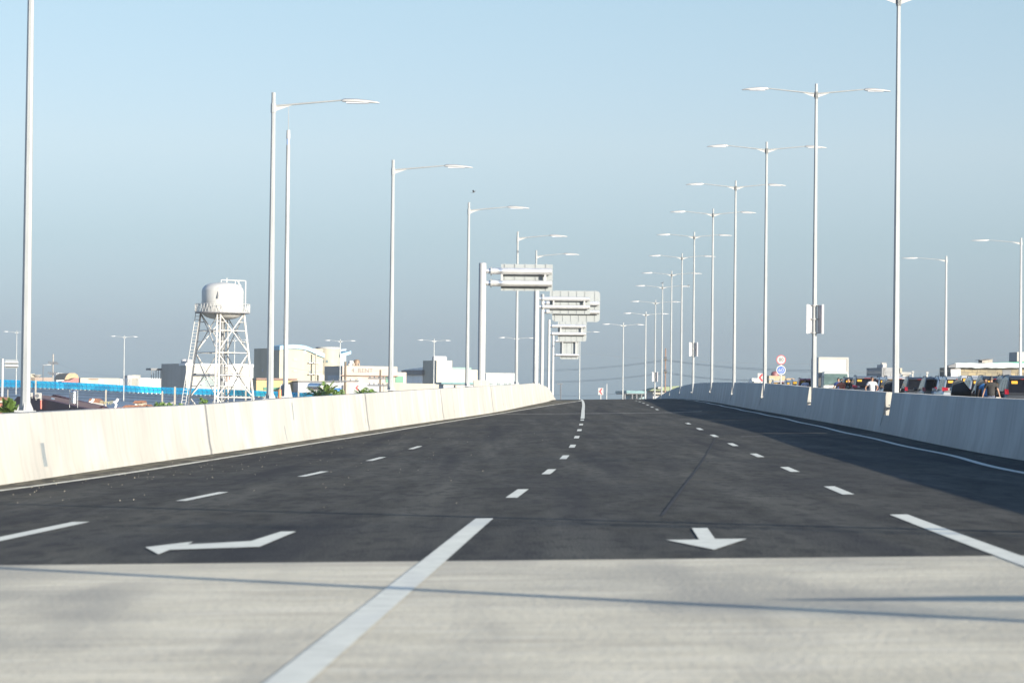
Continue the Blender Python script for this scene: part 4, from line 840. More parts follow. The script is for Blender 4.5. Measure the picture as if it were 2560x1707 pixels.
def utility(px, ytop, Y, w, arms, lab, m, am, posx=1.0):
    a = at(px, ytop, Y); t = thing('utility_pole', lab, 'utility pole', (a.x, Y, GZ)); r = w * Y / F / 2; mb = MB(); mb.cyl((0, 0, 0), (0, 0, a.z - GZ), r * 1.1, r * .85, 10); mb.build('pole', m, t)
    for (x0, x1, y, yaw) in arms:
        zz = at(px, y, Y).z - GZ; u0, u1 = (x0 - px) * Y / F, (x1 - px) * Y / F; mb = MB(); mb.box(u0, u1, -r - .12, -r, zz - .09, zz + .09); ar = mb.build('crossarm', am, t)
        for i in range(5):
            x = u0 + (u1 - u0) * (i + .5) / 5; ins = MB(); ins.lathe([(.001, 0), (.05, 0), (.09, .08), (.05, .14), (.08, .2), (.001, .26)], 8, (x, -r - .06, zz + .09)); ins.build('insulator', M_dkgrey, ar)
    return t
M_poleg = mat('pale_concrete_pole', (0.191, 0.174, 0.157), .8)
utility(133, 885, 660, 3.4, ((121, 143, 906.5, 0), (120, 145, 932.5, 0), (125, 147, 909.5, 0), (124, 147, 936, 0)), 'pale utility pole with two pairs of crossarms at the far left', M_poleg, M_dkgrey)
utility(863.5, 904, 440, 6.4, ((826, 898, 953, 0),), 'dark wooden utility pole with one long crossarm before the RENT building', M_wood, M_dkgrey)
utility(951, 924, 430, 5.2, ((920, 975, 946, 0), (919, 974, 963.5, 0)), 'shorter wooden pole with two crossarms and insulators right of the RENT letters', M_wood, M_dkgrey)
utility(1664, 870.5, 380, 3.6, ((1661, 1667, 899, 0), (1661, 1667, 931, 0)), 'brown wooden pole rising between the lamp posts near the crest', mat('red_brown_wood', (.12, .075, .058), .85, var=.3, scale=4), M_wood)
t = small_pole = thing('street_lamp', 'tiny dark T-shaped lamp post just past the end of the left barrier', 'street lamp', (at(1402, 959, 520).x, 520, GZ))
a = at(1402, 959, 520); mb = MB(); mb.cyl((0, 0, 0), (0, 0, a.z - GZ), .09, n=6); mb.build('pole', M_dkgrey, t); mb = MB(); mb.box(-.55, .3, -.1, .1, a.z - GZ - .1, a.z - GZ + .05); mb.build('luminaire', M_dkgrey, t)
a = at(108, 913, 640); t = thing('street_lamp', 'thin dark street lamp left of the pale utility pole', 'street lamp', (a.x, 640, GZ)); mb = MB(); mb.cyl((0, 0, 0), (0, 0, a.z - GZ), .12, .08, n=6); mb.build('pole', M_dkgrey, t); mb = MB(); mb.cyl((0, 0, a.z - GZ), (1.1, 0, a.z - GZ + .1), .07, n=6); mb.box(.7, 1.5, -.15, .15, a.z - GZ + .02, a.z - GZ + .2); mb.build('luminaire', M_lum, t)
a = at(1517, 961, 420); mb = MB(); mb.cyl((a.x, 420, GZ), a, .06, .045, 8); mb.lathe([(.045, 0), (.07, .03), (.001, .12)], 8, a); tag(mb.build('marker_pole', M_white), 'thin white pole just right of the tiny chevron at the crest', 'pole')
# overhead wires
def wire(name_pts, r, lab, sag=.5):
    mb = MB()
    for (x0, y0, z0_, x1, y1, z1_, sg) in name_pts: mb.tube(sagline(at(x0, y0, z0_), at(x1, y1, z1_), sg), r, 4)
    return tag(mb.build('power_line', M_wire), lab, 'power line')
wire([(1664, 899, 380, 1330, 924, 480, .35), (1664, 899, 380, 2050, 925, 330, .3)], .014, 'upper pair of wires held by the brown wooden pole, topmost strand')
wire([(1664, 901.5, 380, 1330, 927, 480, .35), (1664, 901, 380, 2050, 929, 330, .3)], .014, 'upper pair of wires held by the brown wooden pole, lower strand')
wire([(1664, 930.5, 380, 1330, 953, 480, .35), (1664, 930, 380, 1900, 949, 350, .25)], .014, 'middle pair of wires held by the brown wooden pole, upper strand')
wire([(1664, 933, 380, 1330, 955.5, 480, .35), (1664, 932.5, 380, 1900, 951, 350, .25)], .014, 'middle pair of wires held by the brown wooden pole, lower strand')
wire([(1664, 963.5, 380, 1330, 981, 480, .8), (1664, 962.5, 380, 1700, 966, 370, .2)], .014, 'lowest wire held by the brown wooden pole')
wire([(2040, 923, 330, 2390, 922, 330, .25), (2390, 922, 330, 2600, 921, 330, .1)], .013, 'upper wire running behind the truck and the right-hand lamp posts')
wire([(2040, 927, 330, 2390, 925.5, 330, .25)], .013, 'lower wire running behind the truck and the right-hand lamp posts')
wire([(1330, 870, 520, 2600, 879, 520, 2.2)], .013, 'single faint wire high above the road crest')
wire([(133, 905, 659, 430, 925, 640, 2.0), (133, 905, 659, -40, 914, 640, .6)], .014, 'wire from the pale utility pole to the white building')
wire([(697, 913, 590, 1000, 917, 575, 1.2)], .013, 'wire crossing in front of the pale curved roof building')

# ------------------------------------------------------------------ plants
def leaf_mat(name, c): return mat(name, c, .55, var=.35, scale=3)
M_palm = leaf_mat('palm_leaf', (.055, .095, .018)); M_leaf = leaf_mat('shrub_leaf', (.07, .125, .025)); M_bark = mat('palm_bark', (.10, .08, .055), .9, var=.3, scale=8)
def palm(px, py, Y, spread, nf, lab, up=.5, seed=1, trunk=.13):
    g = random.Random(seed); c = at(px, py, Y); t = thing('palm_tree', lab, 'palm tree', (c.x, Y, GZ)); H = c.z - GZ
    mb = MB(); mb.cyl((0, 0, 0), (0.05, 0, H * .5), trunk * 1.2, trunk, 10); mb.cyl((0.05, 0, H * .5), (0, 0, H), trunk, trunk * .85, 10); mb.build('trunk', M_bark, t)
    mb = MB()
    for i in range(nf):
        a = g.uniform(0, 6.283); el = g.uniform(-.1, 1.25) * (1 if up > .4 else .8); Lf = spread * g.uniform(.75, 1.1); d = Vector((math.cos(a), math.sin(a), 0)); prev = Vector((0, 0, H)); N = 12; side = Vector((-d.y, d.x, 0))
        for k in range(N):
            u = k / N; e2 = el - 1.5 * u * u * (1.2 - up); q = prev + (d * math.cos(e2) + Vector((0, 0, math.sin(e2)))) * Lf / N
            mb.cyl(prev, q, .02, .015, 4)
            if k > 0:
                for s in (-1, 1):
                    for jj in (0, .5):
                        o_ = prev.lerp(q, jj); ll = Lf * .26 * math.sin(math.pi * (.15 + .8 * u)) * g.uniform(.8, 1.15); tip = o_ + (side * s * .8 + d * .5 * math.cos(e2) + Vector((0, 0, math.sin(e2) * .4 - .25 * g.random()))).normalized() * ll; wv = (q - prev).normalized() * .045
                        mb.add([o_ - wv, o_ + wv, tip], [(0, 1, 2)])
            prev = q
    mb.build('crown', M_palm, t, fix=False); return t
palm(22, 1034, 120, .62, 34, 'green palm crown rising over the barrier at the left edge', up=.95, seed=4)
palm(815, 990, 260, 1.35, 30, 'palm crown with spreading fronds left of the dark wooden pole', up=.75, seed=8)
palm(905, 990, 270, .85, 16, 'small palm top between the two wooden poles', up=.9, seed=12)
palm(795, 992, 250, 1.25, 16, 'yellowish low palm in front of the blue barrier', up=.35, seed=21)
def shrub(px, py, Y, w, hpx, lab, seed, flowers=False, name='shrub'):
    g = random.Random(seed); c = at(px, py, Y); rx, rzz = w * Y / F / 2, hpx * Y / F / 2; t = thing(name, lab, 'shrub', (c.x, Y, GZ)); zc = c.z - GZ
    tk = MB(); mb = MB()
    for i in range(9):
        a = g.uniform(0, 6.28); tk.cyl((0, 0, 0 if i == 0 else zc - rzz * 1.2), (rx * .6 * math.cos(a), rx * .5 * math.sin(a), zc + g.uniform(-.3, .4) * rzz), .06 if i == 0 else .03, .015, 5)
    tk.build('trunk', M_bark, t)
    cl = [(Vector((g.uniform(-1, 1) * rx * .8, g.uniform(-1, 1) * rx * .8, zc + g.uniform(-1, .8) * rzz)), g.uniform(.25, .5) * rx) for _ in range(12)]
    for ctr_, r in cl:
        for _ in range(70):
            d = Vector((g.gauss(0, 1), g.gauss(0, 1), g.gauss(0, 1))).normalized() * r * g.uniform(.5, 1.05); p = ctr_ + d; a = Vector((g.gauss(0, 1), g.gauss(0, 1), g.gauss(0, .6))).normalized() * g.uniform(.08, .16); bq = a.cross(Vector((g.gauss(0, 1), g.gauss(0, 1), g.gauss(0, 1)))).normalized() * .05
            mb.add([p - a, p + bq, p + a, p - bq], [(0, 1, 2, 3)])
    mb.build('crown', M_leaf, t, fix=False)
    return t
shrub(396, 1018, 300, 36, 24, 'green shrub left of the two concrete posts', 5); shrub(421, 1017, 305, 22, 18, 'small green shrub between the two concrete posts', 6); shrub(449, 1018, 310, 26, 16, 'low shrub at the left foot of the water tower', 7)
shrub(508, 1004, 320, 26, 24, 'green shrub between the legs of the water tower', 9); shrub(925, 982, 300, 34, 18, 'dark green bushes in front of the grey wall left of the second wooden pole', 10); shrub(845, 985, 300, 30, 18, 'dark bush at the foot of the dark wooden pole', 13)
a = at(843, 970, 420); mb = MB(); mb.box(a.x - .42, a.x + .42, 420, 420.5, GZ, a.z); mb.box(a.x - .5, a.x + .5, 419.9, 420.6, a.z - .12, a.z + .02); tag(mb.build('utility_box', mat('bright_blue_box', (.03, .15, .50), .5)), 'bright blue box behind the palm left of the dark wooden pole', 'box')

# ------------------------------------------------------------------ vehicles on the opposite road
M_tyre2 = mat('tyre_rubber', (.02, .02, .02), .85); M_rim = mat('wheel_rim', (.4, .4, .42), .35, metal=.6)
M_cglass = mat('car_glass', (.005, .006, .009), .15, var=.2, spec=.06); M_trim = mat('black_trim', (.02, .02, .022), .5)
M_tail = mat('tail_lamp_red', (.16, .004, .008), .2); M_clear = mat('clear_lamp', (.2, .18, .16), .2); M_sticker = mat('yellow_sticker', (.33, .17, .005), .6, var=.1)
def paint(name, c, metal=.3): return mat('car_paint_' + name, c, .28, metal=metal, var=.03)
PAINT = {'silver': paint('silver', (.24, .255, .27), .4), 'white': paint('white', (.27, .27, .27), 0), 'grey': paint('grey', (.11, .12, .13), .4), 'black': paint('black', (.012, .013, .016), .1), 'navy': paint('navy', (.02, .03, .05), .3), 'red': paint('red', (.22, .02, .025), .2), 'blue_silver': paint('blue_silver', (.16, .20, .25), .4)}
def car(label, X, Z, rz, colour, Hc=1.75, Wc=1.84, Lc=4.6, style='suv', doors=False, lamp='small', rails=True, sticker=True):
    g = e_op(X, Z); t = thing('parked_car', label, 'car', (X, Z, g), rz, 'cars queued on the opposite road')
    pm = PAINT[colour]; W = Wc / 2; k = Hc / 1.75
    # body: lofted sections along the length, rear at y = 0
    sec = [(0, .80, .42, .62), (.04, .93, .36, .95), (.30, .99, .30, 1.02), (1.0, 1.0, .24, 1.04), (2.6, 1.0, .24, 1.03), (3.35, .99, .26, 1.00), (4.1, .95, .30, .88), (4.5, .86, .36, .74), (4.6, .72, .42, .62)]
    rows = []
    for y, w, zl, zb in sec:
        y = y * Lc / 4.6; w = w * W; zb *= k
        hf = [(w * .86, zl), (w * .98, zl + .1), (w, (zl + zb) / 2), (w * .985, zb - .09), (w * .93, zb)]
        rows.append([(x, y, z) for x, z in hf] + [(-x, y, z) for x, z in hf[::-1]])
    mb = MB(); rows2 = [r + [r[0]] for r in rows]; mb.strip(rows2)
    for r in (rows[0], rows[-1]): mb.add(r, [tuple(range(10))])
    body = mb.build('body', pm, t, smooth=True)
    # cabin
    if style == 'pickup': cp = [(1.75, 1.0), (1.95, 1.60), (2.15, 1.70), (2.9, 1.73), (3.3, 1.66), (4.0, 1.0)]; cp = [(y - .35, z) for y, z in cp]
    elif style == 'mpv': cp = [(.06, .98), (.22, 1.58), (.42, 1.71), (1.6, 1.77), (2.7, 1.72), (3.0, 1.64), (3.85, .98)]
    else: cp = [(.08, .98), (.40, 1.58), (.62, 1.70), (1.6, 1.77), (2.5, 1.73), (2.85, 1.64), (3.55, .99)]
    hw = lambda z: W * (.93 - .20 * max(0, min(1, (z / k - .98) / .75)))
    cp = [(y * Lc / 4.6, z * k) for y, z in cp]; mb = MB(); n = len(cp)
    vs = [(-hw(z), y, z) for y, z in cp] + [(hw(z), y, z) for y, z in cp]
    mb.add(vs, [tuple(range(n)), tuple(range(2 * n - 1, n - 1, -1))] + [(i, n + i, n + i + 1, i + 1) for i in range(n - 1)] + [(n - 1, 2 * n - 1, n, 0)])
    mb.build('cabin', pm, t, smooth=False, bevel=.05)
    # rear window, side windows, windscreen
    def quad_glass(name, a, b_, c_, d_, off): 
        A = [Vector(q) for q in (a, b_, c_, d_)]; nn = (A[1] - A[0]).cross(A[3] - A[0]).normalized() * off; m2 = MB(); m2.prism([q + nn for q in A], nn * -.6); return m2.build(name, M_cglass, t)
    (y0, z0), (y1, z1) = cp[0], cp[1]; L2 = lambda u: (y0 + (y1 - y0) * u, z0 + (z1 - z0) * u); (ya, za), (yb, zb) = L2(.10), L2(1.0); wa, wb = hw(za) * .90, hw(zb) * .90
    gl = quad_glass('rear_window', (-wa, ya, za), (wa, ya, za), (wb, yb, zb), (-wb, yb, zb), .012)
    if sticker:
        q0, q1 = L2(.74), L2(.94); m2 = MB(); xs = -hw(q0[1]) * .80; m2.prism([(xs, q0[0] - .02, q0[1]), (xs + .26, q0[0] - .02, q0[1]), (xs + .26, q1[0] - .02, q1[1]), (xs, q1[0] - .02, q1[1])], (0, -.006, 0)); m2.build('window_sticker', M_sticker, gl)
    (y4, z4), (y5, z5) = cp[-2], cp[-1]; quad_glass('windscreen', (hw(z5) * .92, y5 - .05, z5 + .05), (-hw(z5) * .92, y5 - .05, z5 + .05), (-hw(z4) * .9, y4, z4), (hw(z4) * .9, y4, z4), .012)
    zt = 1.60 * k; zb_ = 1.03 * k; ys = [cp[0][0] + .42, cp[0][0] + 1.12, cp[0][0] + 2.05, cp[-2][0] - .02] if style != 'pickup' else [cp[0][0] + .22, cp[0][0] + .85, cp[-2][0] - .05]
    for s in (-1, 1):
        for i in range(len(ys) - 1):
            a0, a1 = ys[i] + .05, ys[i + 1] - .05; sl = .18 if i == len(ys) - 2 else 0; sr = .14 if i == 0 else 0
            P = [(s * hw(zb_), a0 - sr, zb_), (s * hw(zb_), a1 + sl * 2, zb_), (s * hw(zt), a1 - sl * .3, zt), (s * hw(zt), a0 + sr, zt)]
            quad_glass('side_window', *(P if s > 0 else P[::-1]), .010)
        # tail lamp
        m2 = MB(); x1 = s * W * .985; zl = {'wide': 1.13, 'small': 1.08, 'tall': .80}[lamp] * k
        if lamp == 'wide': m2.prism([(x1, -.02, zl - .12), (s * W * .48, -.0, zl - .07), (s * W * .52, .03, zl + .04), (x1, .06, zl + .08)], (0, .25, 0))
        elif lamp == 'small': m2.prism([(x1, .03, zl - .10), (s * W * .80, .0, zl - .10), (s * W * .82, .03, zl + .10), (x1, .09, zl + .12)], (0, .2, 0))
        else: m2.prism([(x1, -.02, zl - .18), (s * W * .76, -.04, zl - .18), (s * W * .76, -.03, zl + .34), (x1, .0, zl + .34)], (0, .12, 0))
        tl_ = m2.build('tail_lamp', M_tail, t)
        if lamp == 'wide': m3 = MB(); m3.prism([(s * W * .66, -.016, zl - .07), (s * W * .50, -.01, zl - .06), (s * W * .54, .02, zl + .02), (s * W * .66, .02, zl + .03)], (0, .02, 0)); m3.build('reverse_lamp', M_clear, tl_)
        m2 = MB(); m2.box(min(s * W * .95, s * (W + .16)), max(s * W * .95, s * (W + .16)), 3.2, 3.32, 1.02 * k, 1.18 * k); m2.build('wing_mirror', pm, t, bevel=.03)
        m2 = MB(); m2.box(min(s * W * .5, s * W * .9), max(s * W * .5, s * W * .9), Lc - .2, Lc - .06, .62 * k, .76 * k); m2.build('headlamp', M_clear, t)
        for yw in (.85 * Lc / 4.6, 3.62 * Lc / 4.6):
            m2 = MB(); m2.cyl((s * (W - .20), yw, .34), (s * (W + .015), yw, .34), .34, n=22); wh = m2.build('wheel', M_tyre2, t); m2 = MB(); m2.cyl((s * (W + .0), yw, .34), (s * (W + .022), yw, .34), .21, n=16); m2.build('rim', M_rim, wh)
        if rails and style != 'pickup': m2 = MB(); zz = 1.75 * k; m2.tube([(s * W * .70, .7, zz - .03), (s * W * .70, .85, zz + .05), (s * W * .70, 2.3, zz + .05), (s * W * .70, 2.45, zz - .03)], .02, 5); m2.build('roof_rail', M_trim, t)
    m2 = MB(); m2.box(-W * .86, W * .86, -.06, .1, .40, .56); m2.box(-W * .3, W * .3, -.055, .0, .60 * k, .72 * k); m2.build('bumper', M_trim if colour != 'white' else pm, t, bevel=.03)
    if style == 'mpv' or style == 'suv':
        m2 = MB(); zt_ = cp[2][1]; m2.prism([(-W * .70, cp[1][0] - .10, cp[1][1] + .03), (W * .70, cp[1][0] - .10, cp[1][1] + .03), (W * .70, cp[2][0], zt_ + .012), (-W * .70, cp[2][0], zt_ + .012)], (0, 0, .03)); sp = m2.build('spoiler', pm, t); m3 = MB(); m3.box(-.2, .2, cp[1][0] - .115, cp[1][0] - .10, cp[1][1] + .03, cp[1][1] + .055); m3.build('brake_lamp', M_tail, sp)
    m2 = MB(); m2.cyl((0, .9, 1.76 * k), (0, .70, 1.95 * k), .008, n=4); m2.build('antenna', M_trim, t)
    if style == 'pickup':
        m2 = MB(); m2.box(-W * .9, W * .9, .02, 1.5, .98 * k, 1.06 * k); m2.build('tonneau_cover', M_trim, t)
    if doors:
        yaw = R(62); hinge = Vector((-W, 3.15, 0)); Mx = Matrix.Translation(hinge) @ Matrix.Rotation(yaw + math.pi, 4, 'Z') @ Matrix.Rotation(0, 4, 'X')
        D = lambda u, z: Vector((0, -u, z)); yq = Matrix.Translation(hinge) @ Matrix.Rotation(-yaw, 4, 'Z')
        out = [(0, .35), (1.05, .35), (1.1, 1.0 * k), (1.02, 1.45 * k), (.85, 1.6 * k), (.5, 1.58 * k), (0, 1.08 * k)]
        m2 = MB(); m2.prism([yq @ Vector((0, -u, z)) for u, z in out], (yq.to_3x3() @ Vector((.07, 0, 0)))); dr = m2.build('front_door', pm, t)
        win = [(.08, 1.05 * k), (1.02, 1.05 * k), (.95, 1.43 * k), (.82, 1.54 * k), (.52, 1.52 * k)]
        m2 = MB(); m2.prism([yq @ Vector((-.008, -u, z)) for u, z in win], (yq.to_3x3() @ Vector((.086, 0, 0)))); m2.build('door_window', mat('door_glass', (.035, .042, .05), .1, spec=.3), dr)
    return t
def place(label, px, Z, colour, yaw=-1.6, **kw):   # px: column of the left rear corner in the photograph
    X = at(px, 960, Z).x + kw.get('Wc', 1.84) / 2; return car(label, X, Z, R(yaw), colour, **kw)
place('nearest black car with its front door swung open at the right picture edge', 2512, 139, 'black', doors=True)
place('dark blue car with a yellow window sticker behind the man in the black shirt', 2497, 143, 'navy', Hc=1.78, lamp='wide')
place('black car with an open door just left of the man in the black shirt', 2447, 147, 'black', doors=True)
place('silver car mostly hidden by the black car left of the man in black', 2418, 152, 'silver', style='mpv', Hc=1.72)
place('white pickup truck with tall red tail lamps and a yellow sticker', 2400, 160, 'white', style='pickup', lamp='tall', Hc=1.84)
place('silver minivan with a wide red tail lamp and yellow window sticker', 2355, 166, 'silver', style='mpv', Hc=1.74, lamp='wide')
place('blue-silver car squeezed just left of the silver minivan, only a strip showing', 2337, 172, 'blue_silver', Hc=1.74)
place('black car with a dark open door left of the silver minivan', 2306, 174, 'black', Hc=1.72, doors=False, sticker=False)
place('black car with its door open, right beside the nearest right lamp post', 2262, 182, 'black', Hc=1.72, doors=True, sticker=False)
place('white car with a dark rear door partly behind the nearest right lamp post', 2208, 190, 'white', Hc=1.76, lamp='tall')
place('blue-silver car with a red tail lamp right of the man in the white shirt', 2190, 196, 'blue_silver', Hc=1.74)
place('grey car with a wide rear window just left of the man in white', 2131, 200, 'grey', Hc=1.80, Wc=1.9, lamp='wide')
place('black car with a yellow sticker behind the group of people by the truck', 2104, 214, 'black', Hc=1.76)
place('dark red car behind the man in the light blue shirt', 1992, 236, 'red', Hc=1.76)
place('silver car far left of the queue, third from the left end', 1973, 243, 'silver', Hc=1.72)
place('silver hatchback in the far queue, second from the left end', 1958, 250, 'blue_silver', Hc=1.7, style='mpv')
place('white car at the far left end of the queue below the speed limit signs', 1925, 255, 'white', Hc=1.68, style='mpv', Wc=1.9)
# box truck facing the camera
Zt_ = 228.0; xT = at(2091, 940, Zt_).x; g = e_op(xT, Zt_); tk = thing('box_truck', 'white box truck facing the camera above the queue of cars', 'truck', (xT, Zt_, g), R(.5))
mT = Zt_ / F; Hbox = at(2091, 892, Zt_).z - g; Wb = 38 * mT * .99; Zc = at(2091, 928, Zt_).z - g
mb = MB(); mb.box(-Wb, Wb, 1.9, 7.2, .95, Hbox); mb.build('cargo_box', mat('truck_box_white', (0.264, 0.264, 0.258), .5, var=.04, scale=.5, streaks=[((1, 1, .1), 1, (.22, .22, .21), .55, .75, .4)]), tk, bevel=.02)
fr_ = MB()
for x0, x1, zz0, zz1 in ((-Wb, Wb, Hbox - .12, Hbox + .01), (-Wb - .01, -Wb + .1, .95, Hbox - .12), (Wb - .1, Wb + .01, .95, Hbox - .12)): fr_.box(x0, x1, 1.86, 1.9, zz0, zz1)
fr_.build('box_frame', M_whitep, tk)
rbm = MB()
for i in range(22): rbm.box(-Wb - .025, -Wb, 2.0 + i * .235, 2.08 + i * .235, 1.0, Hbox - .1)
rbm.build('box_ribs', M_greyp, tk)
Wc_ = Wb * .90; rows = []
for y, zl, zt2, w in ((.0, .45, 1.25, .94), (.12, .42, 1.3, 1), (.35, .42, Zc - .12, .97), (.6, .42, Zc, .95), (1.7, .42, Zc, .95)):
    rows.append([(-w * Wc_, y, zl), (-w * Wc_, y, 1.2), (-w * Wc_ * .94, y, zt2 - .04), (-w * Wc_ * .86, y, zt2), (w * Wc_ * .86, y, zt2), (w * Wc_ * .94, y, zt2 - .04), (w * Wc_, y, 1.2), (w * Wc_, y, zl)])
mb = MB(); mb.strip([r + [r[0]] for r in rows]); mb.add(rows[0], [tuple(range(8))]); mb.add(rows[-1], [tuple(range(8))]); cab = mb.build('cab', mat('truck_cab_white', (0.300, 0.300, 0.288), .35), tk, bevel=.03)
mb = MB(); mb.prism([(-Wc_ * .93, .095, 1.28), (Wc_ * .93, .095, 1.28), (Wc_ * .86, .33, Zc - .16), (-Wc_ * .86, .33, Zc - .16)], (0, -.03, 0)); ws = mb.build('windscreen', mat('truck_glass', (.05, .075, .07), .08, var=.3), tk)
mb = MB(); mb.box(-.5, -.2, .02, .04, 1.3, 1.34); mb.cyl((-.3, .04, 1.3), (.3, .16, 1.62), .012, n=4); mb.cyl((.2, .04, 1.3), (.75, .16, 1.62), .012, n=4); mb.build('wiper', M_trim, ws)
mb = MB(); mb.box(-Wc_ * 1.0, Wc_ * 1.0, -.08, .12, .40, .66); mb.build('bumper', mat('truck_blue', (.03, .10, .35), .4), tk, bevel=.03)
mb = MB(); mb.box(-Wc_ * .55, Wc_ * .55, -.03, .02, .80, 1.10); mb.build('grille', M_trim, tk)
for s in (-1, 1):
    mb = MB(); mb.box(min(s * Wc_ * .62, s * Wc_ * .93), max(s * Wc_ * .62, s * Wc_ * .93), -.035, .05, .74, 1.0); mb.build('headlight', M_clear, tk)
    mb = MB(); mb.box(min(s * (Wc_ + .12), s * (Wc_ + .30)), max(s * (Wc_ + .12), s * (Wc_ + .30)), .1, .2, 1.2, 1.75); mb.cyl((s * Wc_ * .95, .3, 1.85), (s * (Wc_ + .2), .15, 1.75), .02, n=5); mb.build('wing_mirror', M_trim, tk)
    for yw in (1.0, 5.6): mb = MB(); mb.cyl((s * (Wb * .70), yw, .42), (s * (Wb * .93), yw, .42), .42, n=22); wh = mb.build('wheel', M_tyre2, tk); mb = MB(); mb.cyl((s * (Wb * .92), yw, .42), (s * (Wb * .94), yw, .42), .24, n=16); mb.build('rim', M_rim, wh)
mb = MB(); mb.box(-.45, .45, .2, 7.0, .55, .95); mb.build('chassis', M_trim, tk)

# ------------------------------------------------------------------ people between the cars
M_skin = mat('skin', (.17, .09, .055), .55, var=.06); M_skin2 = mat('dark_skin', (.05, .028, .02), .55, var=.06); M_hair = mat('black_hair', (.012, .010, .010), .6)
def cloth(name, c): return mat('cloth_' + name, c, .85, var=.15, scale=6)
def skinned(name, J, E, m, parent, root=0, sub=1):
    me = bpy.data.meshes.new(name); me.from_pydata([j[0] for j in J], E, []); me.materials.append(m); o = bpy.data.objects.new(name, me); COL.objects.link(o); o.parent = parent
    md = o.modifiers.new('skin', 'SKIN'); md.use_smooth_shade = True
    if not me.skin_vertices: return o
    for i, j in enumerate(J):
        r = j[1] if isinstance(j[1], tuple) else (j[1], j[1]); me.skin_vertices[0].data[i].radius = r; me.skin_vertices[0].data[i].use_root = (i == root)
    ss = o.modifiers.new('sub', 'SUBSURF'); ss.levels = sub; ss.render_levels = sub
    return o
def person(label, X, Z, rz, H, shirt, trousers, skin=None, arms=None, lean=0.0, hair=True, cap=None, mask=False, sleeves='short', extra=None):
    skin = skin or M_skin; s = H / 1.72; t = thing('person', label, 'person', (X, Z, e_op(X, Z)), rz); V = lambda x, y, z: (x * s, (y + lean * max(0, z - .9)) * s, z * s)
    arms = arms or {-1: ((-.30, .02, 1.12), (-.34, -.02, .86)), 1: ((.30, .02, 1.12), (.34, -.02, .86))}
    J = [(V(0, 0, .95), (.15 * s, .11 * s)), (V(0, .0, 1.12), (.14 * s, .10 * s)), (V(0, .0, 1.30), (.165 * s, .105 * s)), (V(0, 0, 1.42), (.12 * s, .09 * s)), (V(0, .01, 1.50), .055 * s), (V(0, .02, 1.57), (.066 * s, .078 * s)), (V(0, .015, 1.66), (.074 * s, .09 * s)), (V(0, .0, 1.715), (.05 * s, .06 * s))]
    E = [(i, i + 1) for i in range(7)]
    def addj(p, r, par): J.append((p, r)); E.append((par, len(J) - 1)); return len(J) - 1
    Sj = [(V(0, 0, .80), (.185 * s, .145 * s)), (V(0, 0, 1.08), (.182 * s, .140 * s)), (V(0, 0, 1.28), (.205 * s, .145 * s)), (V(0, 0, 1.40), (.165 * s, .130 * s)), (V(0, .006, 1.50), .078 * s)]; Se = [(0, 1), (1, 2), (2, 3), (3, 4)]
    Tj = [(V(0, 0, .98), (.158 * s, .118 * s)), (V(0, 0, .92), (.15 * s, .115 * s))]; Te = [(0, 1)]
    for sd in (-1, 1):
        el, wr = arms[sd]; sh = addj(V(sd * .19, 0, 1.40), .058 * s, 3); e_ = addj(V(*el), .042 * s, sh); w_ = addj(V(*wr), .028 * s, e_)
        d = (Vector(wr) - Vector(el)).normalized(); pl = addj(V(*(Vector(wr) + d * .06)), (.038 * s, .022 * s), w_)
        side = Vector((0, 1, 0)) - d * d.y; side.normalize(); inw = Vector((-sd, 0, 0))
        for f_, (off, ln) in enumerate(((-.032, .075), (-.011, .088), (.010, .083), (.030, .066))):
            b0 = Vector(wr) + d * .10 + side * off; q1 = addj(V(*b0), .0095, pl); q2 = addj(V(*(b0 + d * ln * .5 + inw * .008)), .0088, q1); addj(V(*(b0 + d * ln * .85 + inw * .03)), .0075, q2)
        b0 = Vector(wr) + d * .035 + side * .035; q1 = addj(V(*b0), .011, pl); addj(V(*(b0 + d * .04 + side * .022)), .0095, q1)
        k = len(Sj); Sj.append((V(sd * .195, 0, 1.395), .092 * s)); Se.append((3, k)); tt = .62 if sleeves == 'short' else 1.0
        mid = Vector((sd * .19, 0, 1.40)).lerp(Vector(el), tt); Sj.append((V(*mid), .078 * s)); Se.append((k, k + 1))
        if sleeves == 'long': Sj.append((V(*(Vector(el).lerp(Vector(wr), .93))), .044 * s)); Se.append((k + 1, k + 2))
        hp_ = addj(V(sd * .09, 0, .88), .08 * s, 0); kn = addj(V(sd * .105, .02, .48), .055 * s, hp_); an = addj(V(sd * .11, -.02, .09), .036 * s, kn); addj(V(sd * .12, .13, .04), .035 * s, an)
        k = len(Tj); Tj += [(V(sd * .095, 0, .84), .098 * s), (V(sd * .105, .02, .48), .074 * s), (V(sd * .11, -.02, .12), .06 * s)]; Te += [(1, k), (k, k + 1), (k + 1, k + 2)]
        sh_ = MB(); c = Vector(V(sd * .12, .07, .05)); sh_.box(c.x - .05, c.x + .05, c.y - .14, c.y + .14, 0, .10); sh_.build('shoe', M_trim, t, bevel=.03)
    body = skinned('body', J, E, skin, t); skinned('shirt', Sj, Se, shirt, t); skinned('trousers', Tj, Te, trousers, t)
    hc = Vector(V(0, .01, 1.655)); R3 = lambda f: [(math.sin(R(a)), math.cos(R(a))) for a in f]
    hm = MB(); rows = []
    for a in (0.5, 25, 50, 75, 95):
        rows.append([hc + Vector((.088 * s * math.sin(R(a)) * math.cos(R(b)), .105 * s * math.sin(R(a)) * math.sin(R(b)) - .008, .105 * s * math.cos(R(a)) - (.05 * s if a > 80 and math.sin(R(b)) < 0 else (-.03 * s if a > 80 else 0)))) for b in range(0, 361, 24)])
    hm.strip(rows); hm.build('hair' if not cap else 'cap', cap or M_hair, t, smooth=True, fix=False)
    fc = MB()
